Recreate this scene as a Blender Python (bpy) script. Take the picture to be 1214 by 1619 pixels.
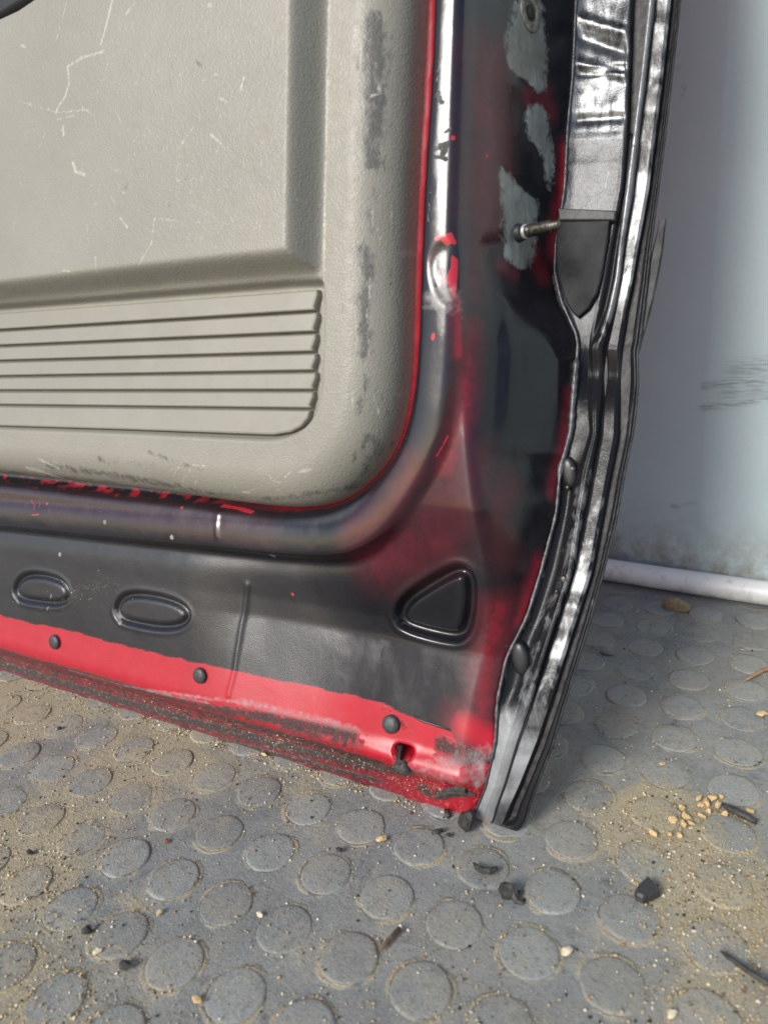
import bpy, bmesh, math, random
import numpy as np
from mathutils import Vector, Matrix

random.seed(7); rng = np.random.default_rng(7)
SC = bpy.context.scene
for o in list(bpy.data.objects): bpy.data.objects.remove(o)

# ------------------------------------------------------------------ camera, sky, sun, exposure
CW = np.array([[0.87029837, 0.0826046, -0.48554837], [0.48509859, -0.31431102, 0.81601957], [-0.08520624, -0.94571934, -0.31361575]])
CAM = np.array([0.53601909, -0.27686294, 0.2738792]); F = 1124.327
cd = bpy.data.cameras.new('camera'); cam = bpy.data.objects.new('camera', cd); SC.collection.objects.link(cam)
m = Matrix.Identity(4)
for r in range(3):
    m[r][0] = CW[r, 0]; m[r][1] = -CW[r, 1]; m[r][2] = -CW[r, 2]; m[r][3] = CAM[r]
cam.matrix_world = m
cd.sensor_fit = 'VERTICAL'; cd.sensor_height = 36.0; cd.lens = 36.0 * F / 1619.0
cd.clip_start = 0.01; cd.clip_end = 100
cd.dof.use_dof = True; cd.dof.focus_distance = 0.44; cd.dof.aperture_fstop = 9.0
SC.camera = cam
SC.view_settings.view_transform = 'Standard'; SC.view_settings.look = 'None'
SC.view_settings.exposure = 0.50; SC.view_settings.gamma = 1.0
SUN_EL = math.radians(32); SUN_TO = (-0.28, -1.0)         # horizontal direction towards the sun
wd = bpy.data.worlds.new('World'); SC.world = wd; wd.use_nodes = True
nt = wd.node_tree; bg = nt.nodes['Background']; sky = nt.nodes.new('ShaderNodeTexSky')
sky.sky_type = 'NISHITA'; sky.sun_disc = False; sky.sun_elevation = SUN_EL
sky.sun_rotation = math.atan2(SUN_TO[0], SUN_TO[1]); sky.dust_density = 1.2; sky.air_density = 1.0
bg.inputs['Strength'].default_value = 0.115
nt.links.new(sky.outputs[0], bg.inputs[0])
sl = bpy.data.lights.new('sun', 'SUN'); sl.energy = 2.6; sl.angle = math.radians(22); sl.color = (1, 0.965, 0.91)
so = bpy.data.objects.new('sun', sl); SC.collection.objects.link(so)
hx = Vector((SUN_TO[0], SUN_TO[1], 0)).normalized() * math.cos(SUN_EL)
so.rotation_euler = Vector((hx.x, hx.y, math.sin(SUN_EL))).to_track_quat('Z', 'Y').to_euler()

# ------------------------------------------------------------------ turning photograph points into points on real surfaces
TH = math.radians(12)
NV = np.array([0, -math.cos(TH), math.sin(TH)]); VV = np.array([0, math.sin(TH), math.cos(TH)])
CU, CV, CWW = CAM[0], CAM @ VV, CAM @ NV                  # camera in door coordinates (u along, v up the door, w out of it)
def ray(x, y): return CW @ np.array([(x - 607) / F, (y - 810) / F, 1.0])
def duv(x, y, w=0.0):
    q = ray(x, y); s = (w - CWW) / (q @ NV)
    return np.array([CU + s * q[0], CV + s * (q @ VV)])
def dpts(pts, w=0.0): return np.array([duv(x, y, w) for x, y in pts])
def flo(x, y, z=0.0):
    q = ray(x, y); s = (z - CAM[2]) / q[2]; return CAM + s * q
DV = [-1, 0, .03, .06, .1, .15, .2, .26, .45, 2]; DD = [0, 0, .001, .006, .016, .034, .050, .064, .075, .075]
def Dof(v): return np.interp(v, DV, DD)
def duvD(x, y, off=0.0):                                  # a point on the recessed flange
    w = 0.0
    for _ in range(12): w = 0.5 * w + 0.5 * (-float(Dof(duv(x, y, w)[1])) + off)
    p = duv(x, y, w); return np.array([p[0], p[1], w])

# ------------------------------------------------------------------ 2-D helpers
def inside(P, poly):
    x, y = P[:, 0], P[:, 1]; r = np.zeros(len(P), bool); n = len(poly)
    for i in range(n):
        x1, y1 = poly[i]; x2, y2 = poly[(i + 1) % n]
        if y1 == y2: continue
        c = ((y1 > y) != (y2 > y)) & (x < (x2 - x1) * (y - y1) / (y2 - y1) + x1); r ^= c
    return r
def pdist(P, pl, closed=False, cull=None):
    pl = np.asarray(pl, float)
    if closed: pl = np.vstack([pl, pl[:1]])
    if cull is not None:
        out = np.full(len(P), 1e3); lo = pl.min(0) - cull; hi = pl.max(0) + cull
        k = ((P > lo) & (P < hi)).all(1)
        if k.any(): out[k] = pdist(P[k], pl)
        return out
    d = np.full(len(P), 1e9)
    if len(pl) == 1: return np.sqrt(((P - pl[0]) ** 2).sum(1))
    for a, b in zip(pl[:-1], pl[1:]):
        ab = b - a; L = ab @ ab + 1e-18
        t = np.clip(((P - a) @ ab) / L, 0, 1); q = P - a - t[:, None] * ab
        d = np.minimum(d, (q ** 2).sum(1))
    return np.sqrt(d)
def sdist(P, poly):                                        # positive inside
    d = pdist(P, poly, True); return np.where(inside(P, poly), d, -d)
def sstep(a, b, x):
    t = np.clip((x - a) / (b - a), 0, 1); return t * t * (3 - 2 * t)
def smooth_pl(pl, n=4, closed=False):                      # Chaikin
    pl = np.asarray(pl, float)
    for _ in range(n):
        if closed:
            q = np.roll(pl, -1, 0); pl = np.stack([.75 * pl + .25 * q, .25 * pl + .75 * q], 1).reshape(-1, pl.shape[1])
        else:
            a, b = pl[:-1], pl[1:]; mid = np.stack([.75 * a + .25 * b, .25 * a + .75 * b], 1).reshape(-1, pl.shape[1])
            pl = np.vstack([pl[:1], mid[1:-1], pl[-1:]])
    return pl
def blur(A, s):
    r = int(max(1, round(3 * s))); k = np.exp(-0.5 * (np.arange(-r, r + 1) / s) ** 2); k /= k.sum()
    for ax in (0, 1):
        Ap = np.pad(A, [(r, r) if a == ax else (0, 0) for a in (0, 1)], mode='edge'); B = np.zeros_like(A)
        for i, kk in enumerate(k):
            B += kk * (Ap[i:i + A.shape[0]] if ax == 0 else Ap[:, i:i + A.shape[1]])
        A = B
    return A
def vnoise(x, y, seed=0):
    r = np.random.default_rng(seed).random((64, 64)); xi = np.floor(x).astype(int); yi = np.floor(y).astype(int)
    fx = x - xi; fy = y - yi; fx = fx * fx * (3 - 2 * fx); fy = fy * fy * (3 - 2 * fy); g = lambda i, j: r[(xi + i) % 64, (yi + j) % 64]
    return (g(0, 0) * (1 - fx) + g(1, 0) * fx) * (1 - fy) + (g(0, 1) * (1 - fx) + g(1, 1) * fx) * fy
def fbm(x, y, s, seed=0, o=4):
    v = 0; a = .5; t = 0
    for i in range(o): v = v + a * vnoise(x * s * 2 ** i, y * s * 2 ** i, seed + i); t += a; a *= .5
    return v / t

# ------------------------------------------------------------------ object helpers
COL = SC.collection
def tag(o, label=None, cat=None, group=None, kind=None):
    if label: o['label'] = label
    if cat: o['category'] = cat
    if group: o['group'] = group
    if kind: o['kind'] = kind
    return o
def link(name, me, mat=None, parent=None):
    o = bpy.data.objects.new(name, me); COL.objects.link(o)
    if mat is not None and me is not None:
        for mm in (mat if isinstance(mat, (list, tuple)) else [mat]): me.materials.append(mm)
    if parent: o.parent = parent
    return o
def pymesh(name, V, Fs, smooth=True, attrs=None):
    me = bpy.data.meshes.new(name)
    V = np.asarray(V, np.float32)
    if isinstance(Fs, np.ndarray) and Fs.ndim == 2:
        n, k = Fs.shape; me.vertices.add(len(V)); me.vertices.foreach_set('co', V.ravel())
        me.loops.add(n * k); me.loops.foreach_set('vertex_index', Fs.astype(np.int32).ravel())
        me.polygons.add(n); me.polygons.foreach_set('loop_start', np.arange(0, n * k, k, dtype=np.int32))
        me.update(calc_edges=True); me.validate()
    else:
        me.from_pydata([tuple(map(float, v)) for v in V], [], [list(map(int, f)) for f in Fs]); me.update()
    if smooth: me.polygons.foreach_set('use_smooth', np.ones(len(me.polygons), bool))
    for k, a in (attrs or {}).items():
        at = me.attributes.new(k, 'FLOAT', 'POINT'); at.data.foreach_set('value', np.asarray(a, np.float32).ravel())
    return me
def gridfaces(nr, nc, keep=None):
    i = np.arange(nr * nc).reshape(nr, nc)
    f = np.stack([i[:-1, :-1], i[:-1, 1:], i[1:, 1:], i[1:, :-1]], -1).reshape(-1, 4)
    if keep is not None: f = f[keep.ravel()[f].all(1)]
    return f
def compact(V, Fs, attrs):
    used = np.unique(Fs); mp = np.full(len(V), -1); mp[used] = np.arange(len(used))
    return V[used], mp[Fs], {k: np.asarray(a).ravel()[used] for k, a in attrs.items()}
def L3(u, v, w): return np.stack([u, -np.asarray(w) + 0 * np.asarray(u), v], -1)     # door-local coordinates
def tube(path, rad, n=10, caps=True):
    path = [Vector(p) for p in path]; V = []; Fs = []; up = None
    R = rad if isinstance(rad, (list, tuple, np.ndarray)) else [rad] * len(path)
    for i, p in enumerate(path):
        t = (path[min(i + 1, len(path) - 1)] - path[max(i - 1, 0)]).normalized()
        if up is None: up = t.orthogonal().normalized()
        up = (up - t * up.dot(t)).normalized(); b = t.cross(up)
        for k in range(n):
            a = 2 * math.pi * k / n; V.append(p + (up * math.cos(a) + b * math.sin(a)) * R[i])
    for i in range(len(path) - 1):
        for k in range(n): Fs.append([i * n + k, i * n + (k + 1) % n, (i + 1) * n + (k + 1) % n, (i + 1) * n + k])
    if caps: Fs += [list(range(n))[::-1], [(len(path) - 1) * n + k for k in range(n)]]
    return V, Fs
def prism(poly, w0, w1, bev, to3=None, wfun=None):         # bevelled slab over a traced outline
    poly = np.asarray(poly, float)
    if np.sum(poly[:, 0] * np.roll(poly[:, 1], -1) - poly[:, 1] * np.roll(poly[:, 0], -1)) < 0: poly = poly[::-1]
    n = len(poly); e = np.roll(poly, -1, 0) - poly; e /= np.linalg.norm(e, axis=1)[:, None] + 1e-12
    nin = np.stack([-e[:, 1], e[:, 0]], 1); nv = nin + np.roll(nin, 1, 0); nv /= np.maximum(np.linalg.norm(nv, axis=1), .6)[:, None] + 1e-9
    wf = wfun or (lambda p: 0 * p[:, 0])
    rings = [(poly, w0), (poly, w1 - bev), (poly + nv * bev * .35, w1 - bev * .3), (poly + nv * bev, w1)]
    V = []; Fs = []
    for p, w in rings:
        V += [L3(p[:, 0], p[:, 1], w + (wf(p) if w != w0 else 0 * p[:, 0]))]
    V = np.vstack(V)
    for r in range(3):
        for k in range(n): Fs.append([r * n + k, r * n + (k + 1) % n, (r + 1) * n + (k + 1) % n, (r + 1) * n + k])
    Fs.append([3 * n + k for k in range(n)])
    return V, Fs

# ------------------------------------------------------------------ material helpers
class M:
    def __init__(s, name):
        s.m = bpy.data.materials.new(name); s.m.use_nodes = True; s.t = s.m.node_tree; s.b = s.t.nodes['Principled BSDF']
    def n(s, typ, **kw):
        x = s.t.nodes.new(typ)
        for k, v in kw.items():
            if k.startswith('i_'): x.inputs[k[2:]].default_value = v
            else: setattr(x, k, v)
        return x
    def l(s, a, b): s.t.links.new(a, b)
    def attr(s, name): return s.n('ShaderNodeAttribute', attribute_name=name).outputs['Fac']
    def coord(s, kind='Object', scale=(1, 1, 1)):
        c = s.n('ShaderNodeTexCoord').outputs[kind] if kind != 'World' else s.n('ShaderNodeNewGeometry').outputs['Position']
        mp = s.n('ShaderNodeMapping'); mp.inputs['Scale'].default_value = scale; s.l(c, mp.inputs[0]); return mp.outputs[0]
    def noise(s, co, scale, detail=4, rough=.55, dist=0):
        x = s.n('ShaderNodeTexNoise'); x.inputs['Scale'].default_value = scale; x.inputs['Detail'].default_value = detail
        x.inputs['Roughness'].default_value = rough; x.inputs['Distortion'].default_value = dist; s.l(co, x.inputs['Vector']); return x.outputs['Fac']
    def vor(s, co, scale, feature='F1', out='Distance'):
        x = s.n('ShaderNodeTexVoronoi', feature=feature); x.inputs['Scale'].default_value = scale; s.l(co, x.inputs['Vector']); return x.outputs[out]
    def math(s, op, a, b=None, c=None, clamp=False):
        x = s.n('ShaderNodeMath', operation=op); x.use_clamp = clamp
        for i, v in enumerate((a, b, c)):
            if v is None: continue
            if isinstance(v, (int, float)): x.inputs[i].default_value = v
            else: s.l(v, x.inputs[i])
        return x.outputs[0]
    def rng(s, v, a, b, c=0., d=1., smooth=False):
        x = s.n('ShaderNodeMapRange'); x.clamp = True
        if smooth: x.interpolation_type = 'SMOOTHSTEP'
        s.l(v, x.inputs[0])
        for i, q in enumerate((a, b, c, d)): x.inputs[i + 1].default_value = q
        return x.outputs[0]
    def mix(s, f, a, b, mode='MIX'):
        x = s.n('ShaderNodeMix', data_type='RGBA', blend_type=mode); 
        if isinstance(f, (int, float)): x.inputs[0].default_value = f
        else: s.l(f, x.inputs[0])
        for i, v in ((6, a), (7, b)):
            if isinstance(v, tuple): x.inputs[i].default_value = (*v, 1) if len(v) == 3 else v
            else: s.l(v, x.inputs[i])
        return x.outputs[2]
    def fmix(s, f, a, b):
        x = s.n('ShaderNodeMix', data_type='FLOAT'); s.l(f, x.inputs[0])
        for i, v in ((2, a), (3, b)):
            if isinstance(v, (int, float)): x.inputs[i].default_value = v
            else: s.l(v, x.inputs[i])
        return x.outputs[0]
    def set(s, **kw):
        for k, v in kw.items():
            k = k.replace('_', ' ')
            if isinstance(v, (int, float)): s.b.inputs[k].default_value = v
            elif isinstance(v, tuple): s.b.inputs[k].default_value = (*v, 1) if len(v) == 3 else v
            else: s.l(v, s.b.inputs[k])
        return s
    def bump(s, h, dist, strength=1.0, prev=None):
        x = s.n('ShaderNodeBump'); x.inputs['Distance'].default_value = dist; x.inputs['Strength'].default_value = strength
        s.l(h, x.inputs['Height'])
        if prev is not None: s.l(prev, x.inputs['Normal'])
        return x.outputs[0]
def plain(name, col, rough=.5, metal=0., nscale=None, ncol=None, bump=0., spec=.5):
    a = M(name); a.set(Base_Color=col, Roughness=rough, Metallic=metal); a.b.inputs['Specular IOR Level'].default_value = spec
    if nscale:
        co = a.coord(); n = a.noise(co, nscale, 6, .6)
        a.set(Base_Color=a.mix(a.rng(n, .35, .65), col, ncol or tuple(c * .55 for c in col)))
        if bump: a.set(Normal=a.bump(n, bump))
    return a.m

# ------------------------------------------------------------------ floor: one sheet of coin-stud rubber matting
PITCH = .034; G0 = np.array([0.32324, -0.06279]); AX = np.array([.99997466, .00711852]); BX = np.array([.00711852, -.99997466]); SR = .0126
def stud_pos(i, j): return G0 + PITCH * (i * AX + j * BX)
SAND = [((.06, -.03), .11, 1.0), ((.20, -.02), .10, .7), ((.19, -.13), .10, .95), ((.27, -.17), .08, .55), ((.50, .03), .055, 1.0), ((.53, .0), .06, .9), ((.487, .035), .03, 1.0), ((.54, -.05), .05, .6), ((.30, -.02), .05, .45)]
def mat_floor(stud=False):
    a = M('rubber_stud' if stud else 'rubber_matting'); P = a.coord('World')
    n1 = a.noise(P, 26, 6, .62, .4); n2 = a.noise(P, 160, 5, .65); n3 = a.noise(P, 900, 3, .6)
    # the grid of studs: distance to the nearest stud centre
    sub = a.n('ShaderNodeVectorMath', operation='SUBTRACT'); a.l(P, sub.inputs[0]); sub.inputs[1].default_value = (G0[0], G0[1], 0)
    dots = []
    for ax in (AX, BX):
        d = a.n('ShaderNodeVectorMath', operation='DOT_PRODUCT'); a.l(sub.outputs[0], d.inputs[0]); d.inputs[1].default_value = (ax[0], ax[1], 0)
        q = a.math('DIVIDE', d.outputs['Value'], PITCH); q = a.math('SUBTRACT', q, a.math('ROUND', q)); dots.append(a.math('MULTIPLY', q, PITCH))
    rr = a.math('SQRT', a.math('ADD', a.math('MULTIPLY', dots[0], dots[0]), a.math('MULTIPLY', dots[1], dots[1])))
    ring = a.math('MULTIPLY', a.rng(rr, SR, SR + .0026, 1, 0), a.rng(rr, SR - .0004, SR + .0002, 0, 1))
    ring = a.math('MULTIPLY', ring, a.rng(a.noise(P, 48, 3, .6), .42, .66))
    dens = None
    for (c, r, k) in SAND:
        d = a.n('ShaderNodeVectorMath', operation='DISTANCE'); a.l(P, d.inputs[0]); d.inputs[1].default_value = (*c, 0)
        v = a.rng(d.outputs['Value'], 0, r, k, 0, True); dens = v if dens is None else a.math('MAXIMUM', dens, v)
    sand = a.math('ADD', a.math('MULTIPLY', dens, .92), a.math('MULTIPLY', a.rng(n1, .40, .72), .50))
    sand = a.math('ADD', sand, a.math('MULTIPLY', ring, 1.0)); low = a.rng(rr, SR - .0012, SR, .68, 1.0)
    sand = a.math('MULTIPLY', sand, low)
    sand = a.math('SUBTRACT', a.math('MULTIPLY', sand, 1.9), a.math('MULTIPLY', n2, 1.35))
    sand = a.rng(sand, -.12, .62)
    rub = a.mix(a.rng(n1, .36, .62), (.158, .170, .170), (.232, .243, .236))
    rub = a.mix(a.math('MULTIPLY', a.rng(n2, .42, .70), .45), rub, (.29, .28, .25))
    rub = a.mix(a.math('MULTIPLY', a.rng(a.noise(P, 42, 6, .72, 1.0), .57, .70), .70), rub, (.05, .052, .052))
    if stud:
        rnd = a.n('ShaderNodeObjectInfo').outputs['Random']; rub = a.mix(rnd, rub, a.mix(.6, rub, (.30, .318, .31))); rub = a.mix(a.math('MULTIPLY', a.rng(rnd, .0, .3, .3, 0), a.rng(n1, .4, .6)), rub, (.11, .115, .112))
    if stud: rub = a.mix(a.math('MULTIPLY', a.rng(a.noise(P, 75, 6, .72, .6), .46, .62), .5), rub, (.30, .275, .215)); rub = a.mix(a.math('MULTIPLY', a.rng(a.noise(a.coord('World', (1, .3, 1)), 130, 5, .7), .58, .68), .4), rub, (.09, .093, .09))
    snd = a.mix(a.rng(n3, .35, .65), (.27, .225, .14), (.47, .385, .235))
    col = a.mix(a.math('MULTIPLY', sand, .84), rub, snd)
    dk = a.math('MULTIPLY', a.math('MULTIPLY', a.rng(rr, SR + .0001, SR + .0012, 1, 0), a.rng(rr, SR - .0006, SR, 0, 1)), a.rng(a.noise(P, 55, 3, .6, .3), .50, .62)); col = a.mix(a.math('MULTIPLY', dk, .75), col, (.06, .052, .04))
    film = a.rng(a.noise(P, 12, 5, .65, .5), .45, .7); col = a.mix(a.math('MULTIPLY', film, .42), col, (.31, .275, .205))
    col = a.mix(a.math('MULTIPLY', a.rng(a.noise(P, 420, 4, .75), .52, .70), .55), col, (.33, .31, .26)); col = a.mix(a.math('MULTIPLY', a.rng(a.noise(a.coord('World', (1.1, .9, 1)), 380, 4, .75), .53, .70), .55), col, (.07, .072, .068))
    spk = a.rng(a.vor(P, 330), .10, .16, 1, 0); spk = a.math('MULTIPLY', spk, a.rng(a.noise(P, 70, 2), .5, .62))
    col = a.mix(a.math('MULTIPLY', spk, .85), col, (.022, .02, .018))
    sp2 = a.rng(a.vor(a.coord('World', (1.3, 1.1, 1)), 420), .09, .15, 1, 0); sp2 = a.math('MULTIPLY', sp2, a.rng(a.noise(P, 45, 2), .47, .6))
    col = a.mix(a.math('MULTIPLY', sp2, .8), col, (.55, .47, .33))
    nb = a.bump(n3, .0006, .8); nb = a.bump(n2, .0008, .6, nb); nb = a.bump(sand, .0007, .8, nb)
    a.set(Base_Color=col, Roughness=a.fmix(sand, .52, .9), Normal=nb); a.b.inputs['Specular IOR Level'].default_value = .45
    return a.m
M_FLOOR = mat_floor(); M_STUD = mat_floor(True)
def axis(lo, hi, step, a, b): 
    return np.r_[np.linspace(a, lo, 12)[:-1], np.arange(lo, hi, step), np.linspace(hi, b, 12)]
gx = axis(-.1, .62, .004, -3, 3.5); gy = axis(-.22, .34, .004, -3, 2.0)
GX, GY = np.meshgrid(gx, gy)
gz = .0006 * (fbm(GX, GY, 30, 3) - .5)
floor = link('floor', pymesh('floor', np.stack([GX, GY, gz], -1).reshape(-1, 3), gridfaces(len(gy), len(gx))), M_FLOOR)
tag(floor, 'grey rubber coin-stud matting dusted with yellow sand', kind='structure')
def stud_mesh(seed):
    rr_ = np.random.default_rng(seed); ph = rr_.random(6) * 6.28; am = rr_.normal(0, .00006, 6)
    V = []; Fs = []; n = 32; prof = [(SR + .0004, -.0006), (SR, .0004), (SR - .0005, .0008), (SR - .0014, .00095), (SR * .5, .0010)]
    for r, z in prof:
        for k in range(n):
            t = 2 * math.pi * k / n; j = sum(am[q] * math.cos((q + 2) * t + ph[q]) for q in range(6)); rj = r + j; zj = z + (.00015 * math.cos(t + ph[0]) if z > 0 else 0); V.append((rj * math.cos(t), rj * math.sin(t), zj))
    for i in range(len(prof) - 1):
        for k in range(n): Fs.append([i * n + k, i * n + (k + 1) % n, (i + 1) * n + (k + 1) % n, (i + 1) * n + k])
    Fs.append([(len(prof) - 1) * n + k for k in range(n)])
    me = pymesh('stud', V, Fs); me.materials.append(M_STUD); return me
STUDS = [stud_mesh(q) for q in range(7)]
def project(P):
    q = CW.T @ (np.asarray(P) - CAM); return q[:2] / q[2] * F + [607, 810], q[2]
for i in range(-14, 12):
    for j in range(-12, 6):
        x, y = stud_pos(i, j)
        if y > .296: continue
        p, z = project((x, y, 0))
        if z < .02 or not (-120 < p[0] < 1340 and 880 < p[1] < 1760): continue
        if y > .03 and x < .37: continue                    # under and behind the door
        o = link('stud', random.choice(STUDS), None, floor); o.location = (x, y, random.uniform(-.0005, .0001)); o.rotation_euler = (0, 0, random.uniform(0, 6.28))

# ------------------------------------------------------------------ wall and white pipe
def wall_y(x):
    d = np.maximum(0, .478 - np.asarray(x, float)); return .331 - .07 * (np.asarray(x, float) - .4) + .19 * np.minimum(d, .14)
def mat_wall():
    a = M('grey_painted_wall'); co = a.coord('Object', (1, 1, .22)); P = a.coord('Object')
    n = a.noise(co, 420, 4, .6); n2 = a.noise(P, 9, 5, .6); n3 = a.noise(a.coord('Object', (1, 1, .1)), 60, 5, .65)
    c = a.mix(a.rng(n2, .3, .7), (.475, .575, .595), (.515, .615, .63)); c = a.mix(a.math('MULTIPLY', a.rng(n3, .5, .75), .14), c, (.44, .47, .48))
    sc = a.math('MULTIPLY', a.attr('scuff'), a.rng(a.noise(a.coord('Object', (.25, 1, 3)), 260, 4, .7), .38, .6)); c = a.mix(sc, c, (.09, .095, .10))
    c = a.mix(a.math('MULTIPLY', a.attr('foot'), a.rng(a.noise(P, 70, 6, .7), .35, .65)), c, (.27, .24, .18))
    a.set(Base_Color=c, Roughness=.55, Normal=a.bump(n, .0006, .5)); return a.m
wx = np.r_[np.linspace(-1.2, .34, 20)[:-1], np.arange(.34, .66, .002), np.linspace(.66, 1.8, 14)]
wz = np.r_[np.arange(-.01, .40, .002), np.linspace(.40, 1.3, 20)]
WX, WZ = np.meshgrid(wx, wz)
def wallpt(px, py):
    q = ray(px, py); s = (.331 + .07 * .4 - .07 * CAM[0] - CAM[1]) / (q[1] + .07 * q[0]); p = CAM + s * q; return np.array([p[0], p[2]])
WP = np.stack([WX.ravel(), WZ.ravel()], 1); sc = np.zeros(len(WP))
for pl, r, k in [([(1112, 612), (1140, 606), (1214, 603), (1290, 600)], 5, .75), ([(1108, 645), (1170, 638), (1214, 630), (1280, 622)], 4, .7), ([(1165, 590), (1240, 575)], 16, .5), ([(1150, 622), (1230, 615)], 12, .45), ([(1062, 802), (1070, 803)], 3, .9), ([(1080, 800), (1100, 796)], 2, .6), ([(968, 862), (972, 858)], 4, .7), ([(1075, 150), (1082, 138), (1078, 132)], 1.5, .5), ([(1062, 104), (1075, 102)], 1.5, .5)]:
    q = np.array([wallpt(*p) for p in pl]); sc = np.maximum(sc, k * np.exp(-(pdist(WP, q, cull=.06) / (r * .00055)) ** 2))
foot = np.clip(1 - (WP[:, 1] - .018) / .06, 0, 1) ** 1.5 * .95
wall = link('wall', pymesh('wall', np.stack([WX, wall_y(WX), WZ], -1).reshape(-1, 3), gridfaces(len(wz), len(wx)), attrs={'scuff': sc, 'foot': foot}), mat_wall())
tag(wall, 'pale blue-grey painted wall with dark scuffs behind the door', 'wall')
def mat_pipe():
    a = M('white_plastic_pipe'); P = a.coord('World'); n = a.noise(P, 60, 6, .7)
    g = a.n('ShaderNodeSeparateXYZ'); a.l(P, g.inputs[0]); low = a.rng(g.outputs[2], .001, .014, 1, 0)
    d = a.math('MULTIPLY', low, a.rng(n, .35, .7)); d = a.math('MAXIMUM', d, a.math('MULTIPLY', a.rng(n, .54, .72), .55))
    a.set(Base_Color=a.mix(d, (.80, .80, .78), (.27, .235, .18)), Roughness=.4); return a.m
pr = .0098
path = [(x, .331 - .07 * (x - .4) - pr - .001 + .0008 * math.sin(x * 23), pr + .0002) for x in np.linspace(-.6, 1.4, 60)]
V, Fs = tube(path, pr, 24)
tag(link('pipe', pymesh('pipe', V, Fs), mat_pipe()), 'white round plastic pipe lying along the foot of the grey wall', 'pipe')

# ================================================================== the car door
door = bpy.data.objects.new('car_door', None); COL.objects.link(door); door.rotation_euler = (-TH, 0, 0); door.empty_display_size = .1
tag(door, 'red car door with black overspray and grey trim leaning on the wall', 'car door')

# traced curves (photograph points) laid onto the door's own planes
WR = .014
RI = dpts([(694, -300), (683, -60), (683, 0), (676, 152), (668, 253), (661, 405), (656, 552), (648, 640), (630, 706), (600, 752), (560, 790), (520, 808), (470, 815), (420, 815), (350, 806), (200, 789), (0, 766), (-200, 745)], WR)
RO = dpts([(748, -300), (738, -60), (735.6, 0), (729, 152), (722, 354), (722, 480), (719, 552), (712, 640), (698, 710), (660, 780), (612, 845), (570, 875), (525, 888), (425, 882), (350, 872), (200, 857), (0, 835), (-200, 818)], WR)
FAR = np.array([[-.3, .1], [-.3, .7], [.38, .7]])
RIp = np.vstack([smooth_pl(RI, 2), FAR]); ROp = np.vstack([smooth_pl(RO, 2), FAR])
EC = smooth_pl(dpts([(758, -300), (748, -60), (745, 0), (740, 152), (733, 354), (731, 480), (733, 600), (740, 700), (752, 790), (763, 880), (762, 945), (752, 1028), (740, 1085), (730, 1150), (726, 1185)], .008), 2)
EC = np.vstack([EC, [[EC[-1, 0] + .003, .012], [EC[-1, 0] + .010, -.05]]])
BPX = [(940, -300), (916, -60), (911, 0), (906, 121), (898, 202), (893, 303), (880, 379), (877, 430), (888, 478), (909, 515), (914, 548), (909, 602), (903, 683), (900, 720), (886, 742), (883, 766), (885, 790), (880, 812), (856, 903), (834, 975), (822, 1008), (801, 1040), (798, 1065), (787, 1108), (784, 1160), (786, 1190), (768, 1244), (748, 1290), (735, 1320)]
B3 = np.array([duvD(x, y) for x, y in BPX]); BC = B3[:, :2]
right_E = np.vstack([EC, [[.7, -.05], [.7, .7]]]); right_B = np.vstack([BC, [[.7, BC[-1, 1]], [.7, BC[0, 1]]]])

def front(P):
    u, v = P[:, 0], P[:, 1]
    vk = [-.1, 0, .008, .016, .0215, .025, .029, .034, .05, .088, .10, .2, 1]
    fl_ = np.interp(v, vk, [0, 0, .0006, .0022, .0075, .0112, .0128, .0132, .0122, .0105, .0100, .0100, .0100])   # left of the fold the sill stands upright
    vk2 = [-.1, 0, .008, .016, .0215, .025, .029, .034, .05, .088, .10, .165, .23, 1]
    fr_ = np.interp(v, vk2, [0, 0, .0006, .0022, .0075, .0112, .0128, .0132, .0098, .0012, .0016, .0115, .0085, .0085])   # right of it the sill leans back into the corner
    k_ = sstep(.215, .275, u); f = fl_ * (1 - k_) + fr_ * k_ - .008 * np.clip((u - .25) / .13, 0, 1) * sstep(.022, .036, v) * sstep(.175, .085, v)
    sO = -sdist(P, ROp); sI = sdist(P, RIp)                  # sO>0 outside the ridge, sI>0 inside under the trim
    hor = sstep(.40, .33, u)                                 # along the sill the recess below the ridge is deep
    f = f - .003 * hor * np.exp(-(np.maximum(sO - .001, 0) / .008) ** 2) * (sO > -.004)
    rid = sstep(.0045, -.0035, sO) * sstep(.003, -.004, sI)
    f = f * (1 - rid) + rid * (WR + .0022 * np.sqrt(np.clip(1 - ((sO + .0095) / .010) ** 2, 0, 1)))
    f = np.where(sI > 0.0015, np.minimum(f, .0025), f)
    return f
def shell_raw(P):
    f = front(P)
    rE = inside(P, right_E); dE = pdist(P, EC); dB = pdist(P, BC); rB = inside(P, right_B)
    t = np.where(rE, dE / (dE + dB + 1e-9), 0); D = -Dof(P[:, 1])
    S = .55 * t + .45 * sstep(0, 1, t)
    w = f * (1 - S) + D * S
    return np.where(rB, D - .0035 - .4 * np.minimum(dB, .02), w)
ST = .0008
us = np.arange(-.06, .452, ST); vs = np.arange(0, .560, ST); NU, NVv = len(us), len(vs)
UU, VVg = np.meshgrid(us, vs); P = np.stack([UU.ravel(), VVg.ravel()], 1)
Wsh = blur(shell_raw(P).reshape(NVv, NU), 1.7)

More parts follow.
